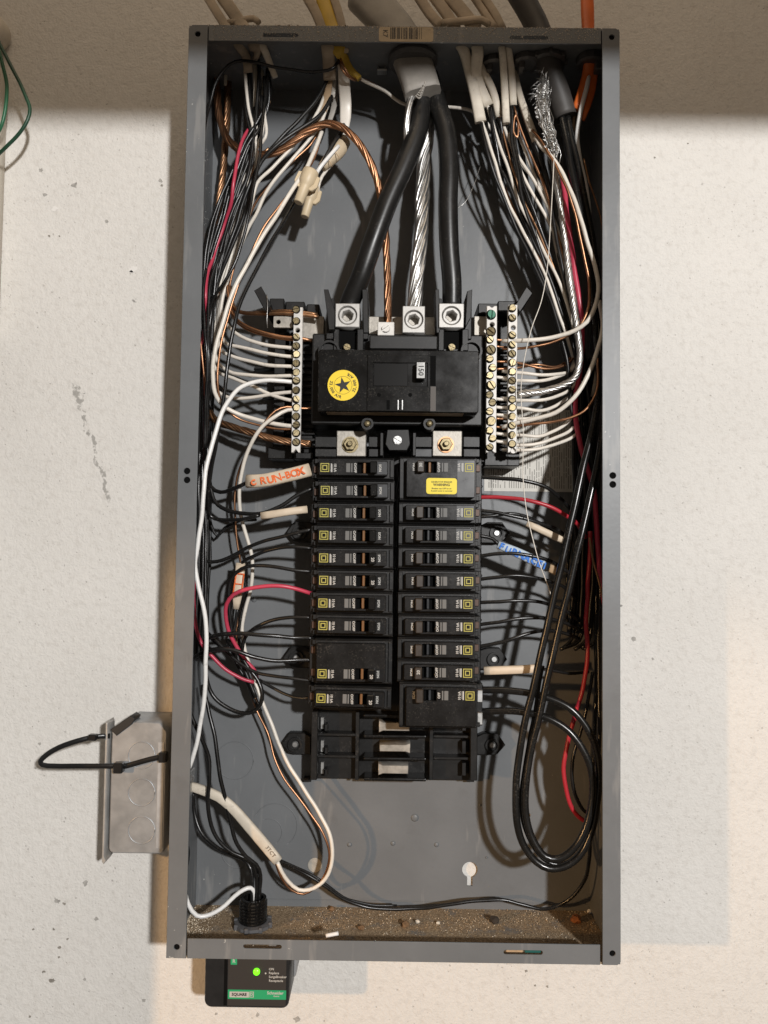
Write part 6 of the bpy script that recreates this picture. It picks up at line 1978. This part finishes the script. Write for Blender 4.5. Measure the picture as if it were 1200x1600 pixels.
# stray pale thread
W_('thread', WHTW, 0.42, [(866, 240, 74), (863, 300, 78), (860, 350, 80), (855, 420, 80), (846, 470, 80), (830, 515, 78), (818, 570, 74), (814, 610, 70), (818, 680, 66), (817, 740, 64), (823, 800, 64), (832, 840, 66), (843, 880, 66), (856, 915, 64), (862, 934, 62)], 'thin pale thread dangling in front of the right-hand wires', 'thread')
W_('thread', STEEL, 0.35, [(417, 460, 60), (418, 480, 62), (417, 500, 62), (418, 512, 60)], 'short silvery thread hanging at the left bar support', 'thread')
W_('thread', STEEL, 0.25, [(752, 255, 30), (740, 290, 34), (725, 318, 36), (705, 330, 34)], 'fine silvery thread between the right service conductor and fanning wires', 'thread')

# ------------------------------------------------------------------ green wires at the left picture edge
dev = thing('wall_device', (A(-20, 300, 10)[0], A(-20, 300, 10)[1], 0), 'beige plastic device at the left picture edge, only its side visible', 'wall device')
dx = A(-9, 200, 24)[0]
plate('device_body', rrect(dx - 60, dx, A(0, 520, 24)[1], A(0, 90, 24)[1], 8, 5), [], 0.5, 24, mat('device_beige', (0.58, 0.53, 0.45), 0.5), dev, 1.2)
c = A(-24, 40, 20)
plate('device_dome', circ(c[0], c[1], 17, 28), [], 0.5, 20, MATS['device_beige'], dev, 3.0)
W_('green_wire', GRNW, 1.7, [(-14, 40, 40), (-3, 62, 42), (12, 92, 44), (27, 122, 44), (40, 150, 44), (46, 170, 44), (42, 186, 44), (28, 208, 42), (10, 230, 38), (-8, 246, 32)], 'dark green wire kinked outward at the left picture edge', sides=10)
W_('green_wire', mat('green_bright', (0.02, 0.12, 0.055), 0.4), 1.7, [(-8, 60, 34), (3, 95, 36), (9, 130, 36), (8, 165, 36), (3, 195, 34), (-8, 215, 30)], 'brighter green wire close to the left picture edge', sides=10)

# ------------------------------------------------------------------ dirt in the box and dust on its top edge
def grains(name, n, where, m, smin, smax, label):
    bm = bmesh.new()
    for k in range(n):
        x, z, d = where()
        if z < -300 and math.hypot((x - nc[0]), (d - 42) * 0.8) < 34 and RND.random() < 0.85:
            continue
        if z < -300 and math.sin(x * 0.11 + 1.3) + math.sin(x * 0.047 + d * 0.13) + math.sin(d * 0.21 + x * 0.02) < -0.4 and RND.random() < 0.65:
            continue
        s = RND.uniform(smin, smax) * (1.7 if RND.random() < 0.02 else 1)
        c = B((x, z, d))
        a = RND.uniform(0, 6.28)
        vs_ = []
        for t in range(4):
            r = s * MM * RND.uniform(0.6, 1.2)
            vs_.append(bm.verts.new(c + Vector((math.cos(a + t * 1.57) * r, math.sin(a + t * 1.57) * r, RND.uniform(-.3, .3) * s * MM))))
        top = bm.verts.new(c + Vector((0, 0, s * MM * RND.uniform(0.6, 1.1))))
        bot = bm.verts.new(c - Vector((0, 0, s * MM * 0.7)))
        for t in range(4):
            bm.faces.new((vs_[t], vs_[(t + 1) % 4], top))
            bm.faces.new((vs_[(t + 1) % 4], vs_[t], bot))
    return tag(link_obj(name, bm_mesh(name, bm), m), label, 'dirt', None, 'stuff')


zf = -H2 + 1.5
grains('floor_dirt', 5200, lambda: (RND.uniform(-176, 176), zf + 0.2, 4 + 89 * RND.random()), mat('dirt_brown', (0.33, 0.235, 0.14), 0.9, noise=(300, 0.5)), 0.2, 0.65,
       'brown gritty dirt covering the floor of the panel box')
grains('floor_grit', 3000, lambda: (RND.choice((RND.uniform(-176, 176), -178 + 50 * RND.random() ** 2)), zf + 0.3, 4 + 88 * RND.random()), mat('grit_pale', (0.66, 0.57, 0.44), 0.85, noise=(300, 0.3)), 0.2, 0.6,
       'pale sandy grit scattered on the floor of the panel box')
grains('top_dust', 1700, lambda: (-160 + 322 * RND.random(), H2 - 13.2 * RND.random() ** 1.6, DF + 0.05), mat('dust_pale', (0.66, 0.58, 0.48), 0.9, noise=(300, 0.3)), 0.16, 0.50,
       'pale dust crumbs sticking to the upper flange of the panel')
grains('ledge_dust', 700, lambda: (-165 + 330 * RND.random(), H2 + 0.3, 80 + 15 * RND.random()), mat('dust_brown', (0.22, 0.17, 0.12), 0.95), 0.4, 1.0,
       'brown dust ridge along the outer top edge of the panel')
grains('wall_flecks', 160, lambda: (-W2 + 1.7, 310 - 150 * RND.random(), 15 + 60 * RND.random()), mat('fleck_pale', (0.5, 0.5, 0.48), 0.6), 0.12, 0.45,
       'pale paint flecks on the inner left wall of the panel')


def lump(px, py, r, m, label, d=None, name='dirt_lump'):
    # a crumb lying on the floor: depth follows from the pixel row
    v = RMT @ Vector(((px - 600) / FPX, (800 - py) / FPX, -1.0))
    t = (zf + r * 0.6 - CAMZ) / v[1]
    p = Vector((CAMX + v[0] * t, zf + r * 0.6, CAMD + v[2] * t))
    bm = bmesh.new()
    bmesh.ops.create_icosphere(bm, subdivisions=2, radius=r * MM)
    for q in bm.verts:
        q.co *= RND.uniform(0.75, 1.15)
        q.co.z *= 0.7
        q.co += B(p)
    return tag(link_obj(name, bm_mesh(name, bm), m), label, 'dirt lump')


BRN = mat('lump_brown', (0.17, 0.10, 0.05), 0.9, noise=(300, 0.4))
lump(634, 1444, 4.0, BRN, 'round brown dirt lump left of the centre of the box floor')
lump(565, 1450, 3.0, BRN, 'small brown dirt lump near the front of the box floor')
lump(519, 1420, 3.2, BRN, 'brown dirt lump at the back of the box floor under the trailing wire')
lump(772, 1437, 4.4, mat('lump_dark', (0.03, 0.022, 0.016), 0.9), 'dark dirt lump right of the centre of the box floor')
lump(900, 1436, 5.0, mat('lump_rust', (0.30, 0.11, 0.04), 0.9, noise=(200, 0.4)), 'rust-brown lump in the dark right corner of the box floor')
lump(921, 1424, 2.4, BRTW, 'white pellet in the dark right corner of the box floor')
lump(652, 1440, 2.3, TANJ, 'pale crumb just right of the round brown lump')
lump(684, 1442, 2.0, TANJ, 'small tan crumb near the middle of the box floor')
q = A(519, 1461, 88)
tag(tube('insulation_scrap', [Vector((q[0] - 5, q[1] - 0.6, 88)), Vector((q[0] + 5, q[1] + 1.0, 87))], 1.6, BRTW, None, 8), 'short white scrap of insulation behind the lower flange', 'scrap')
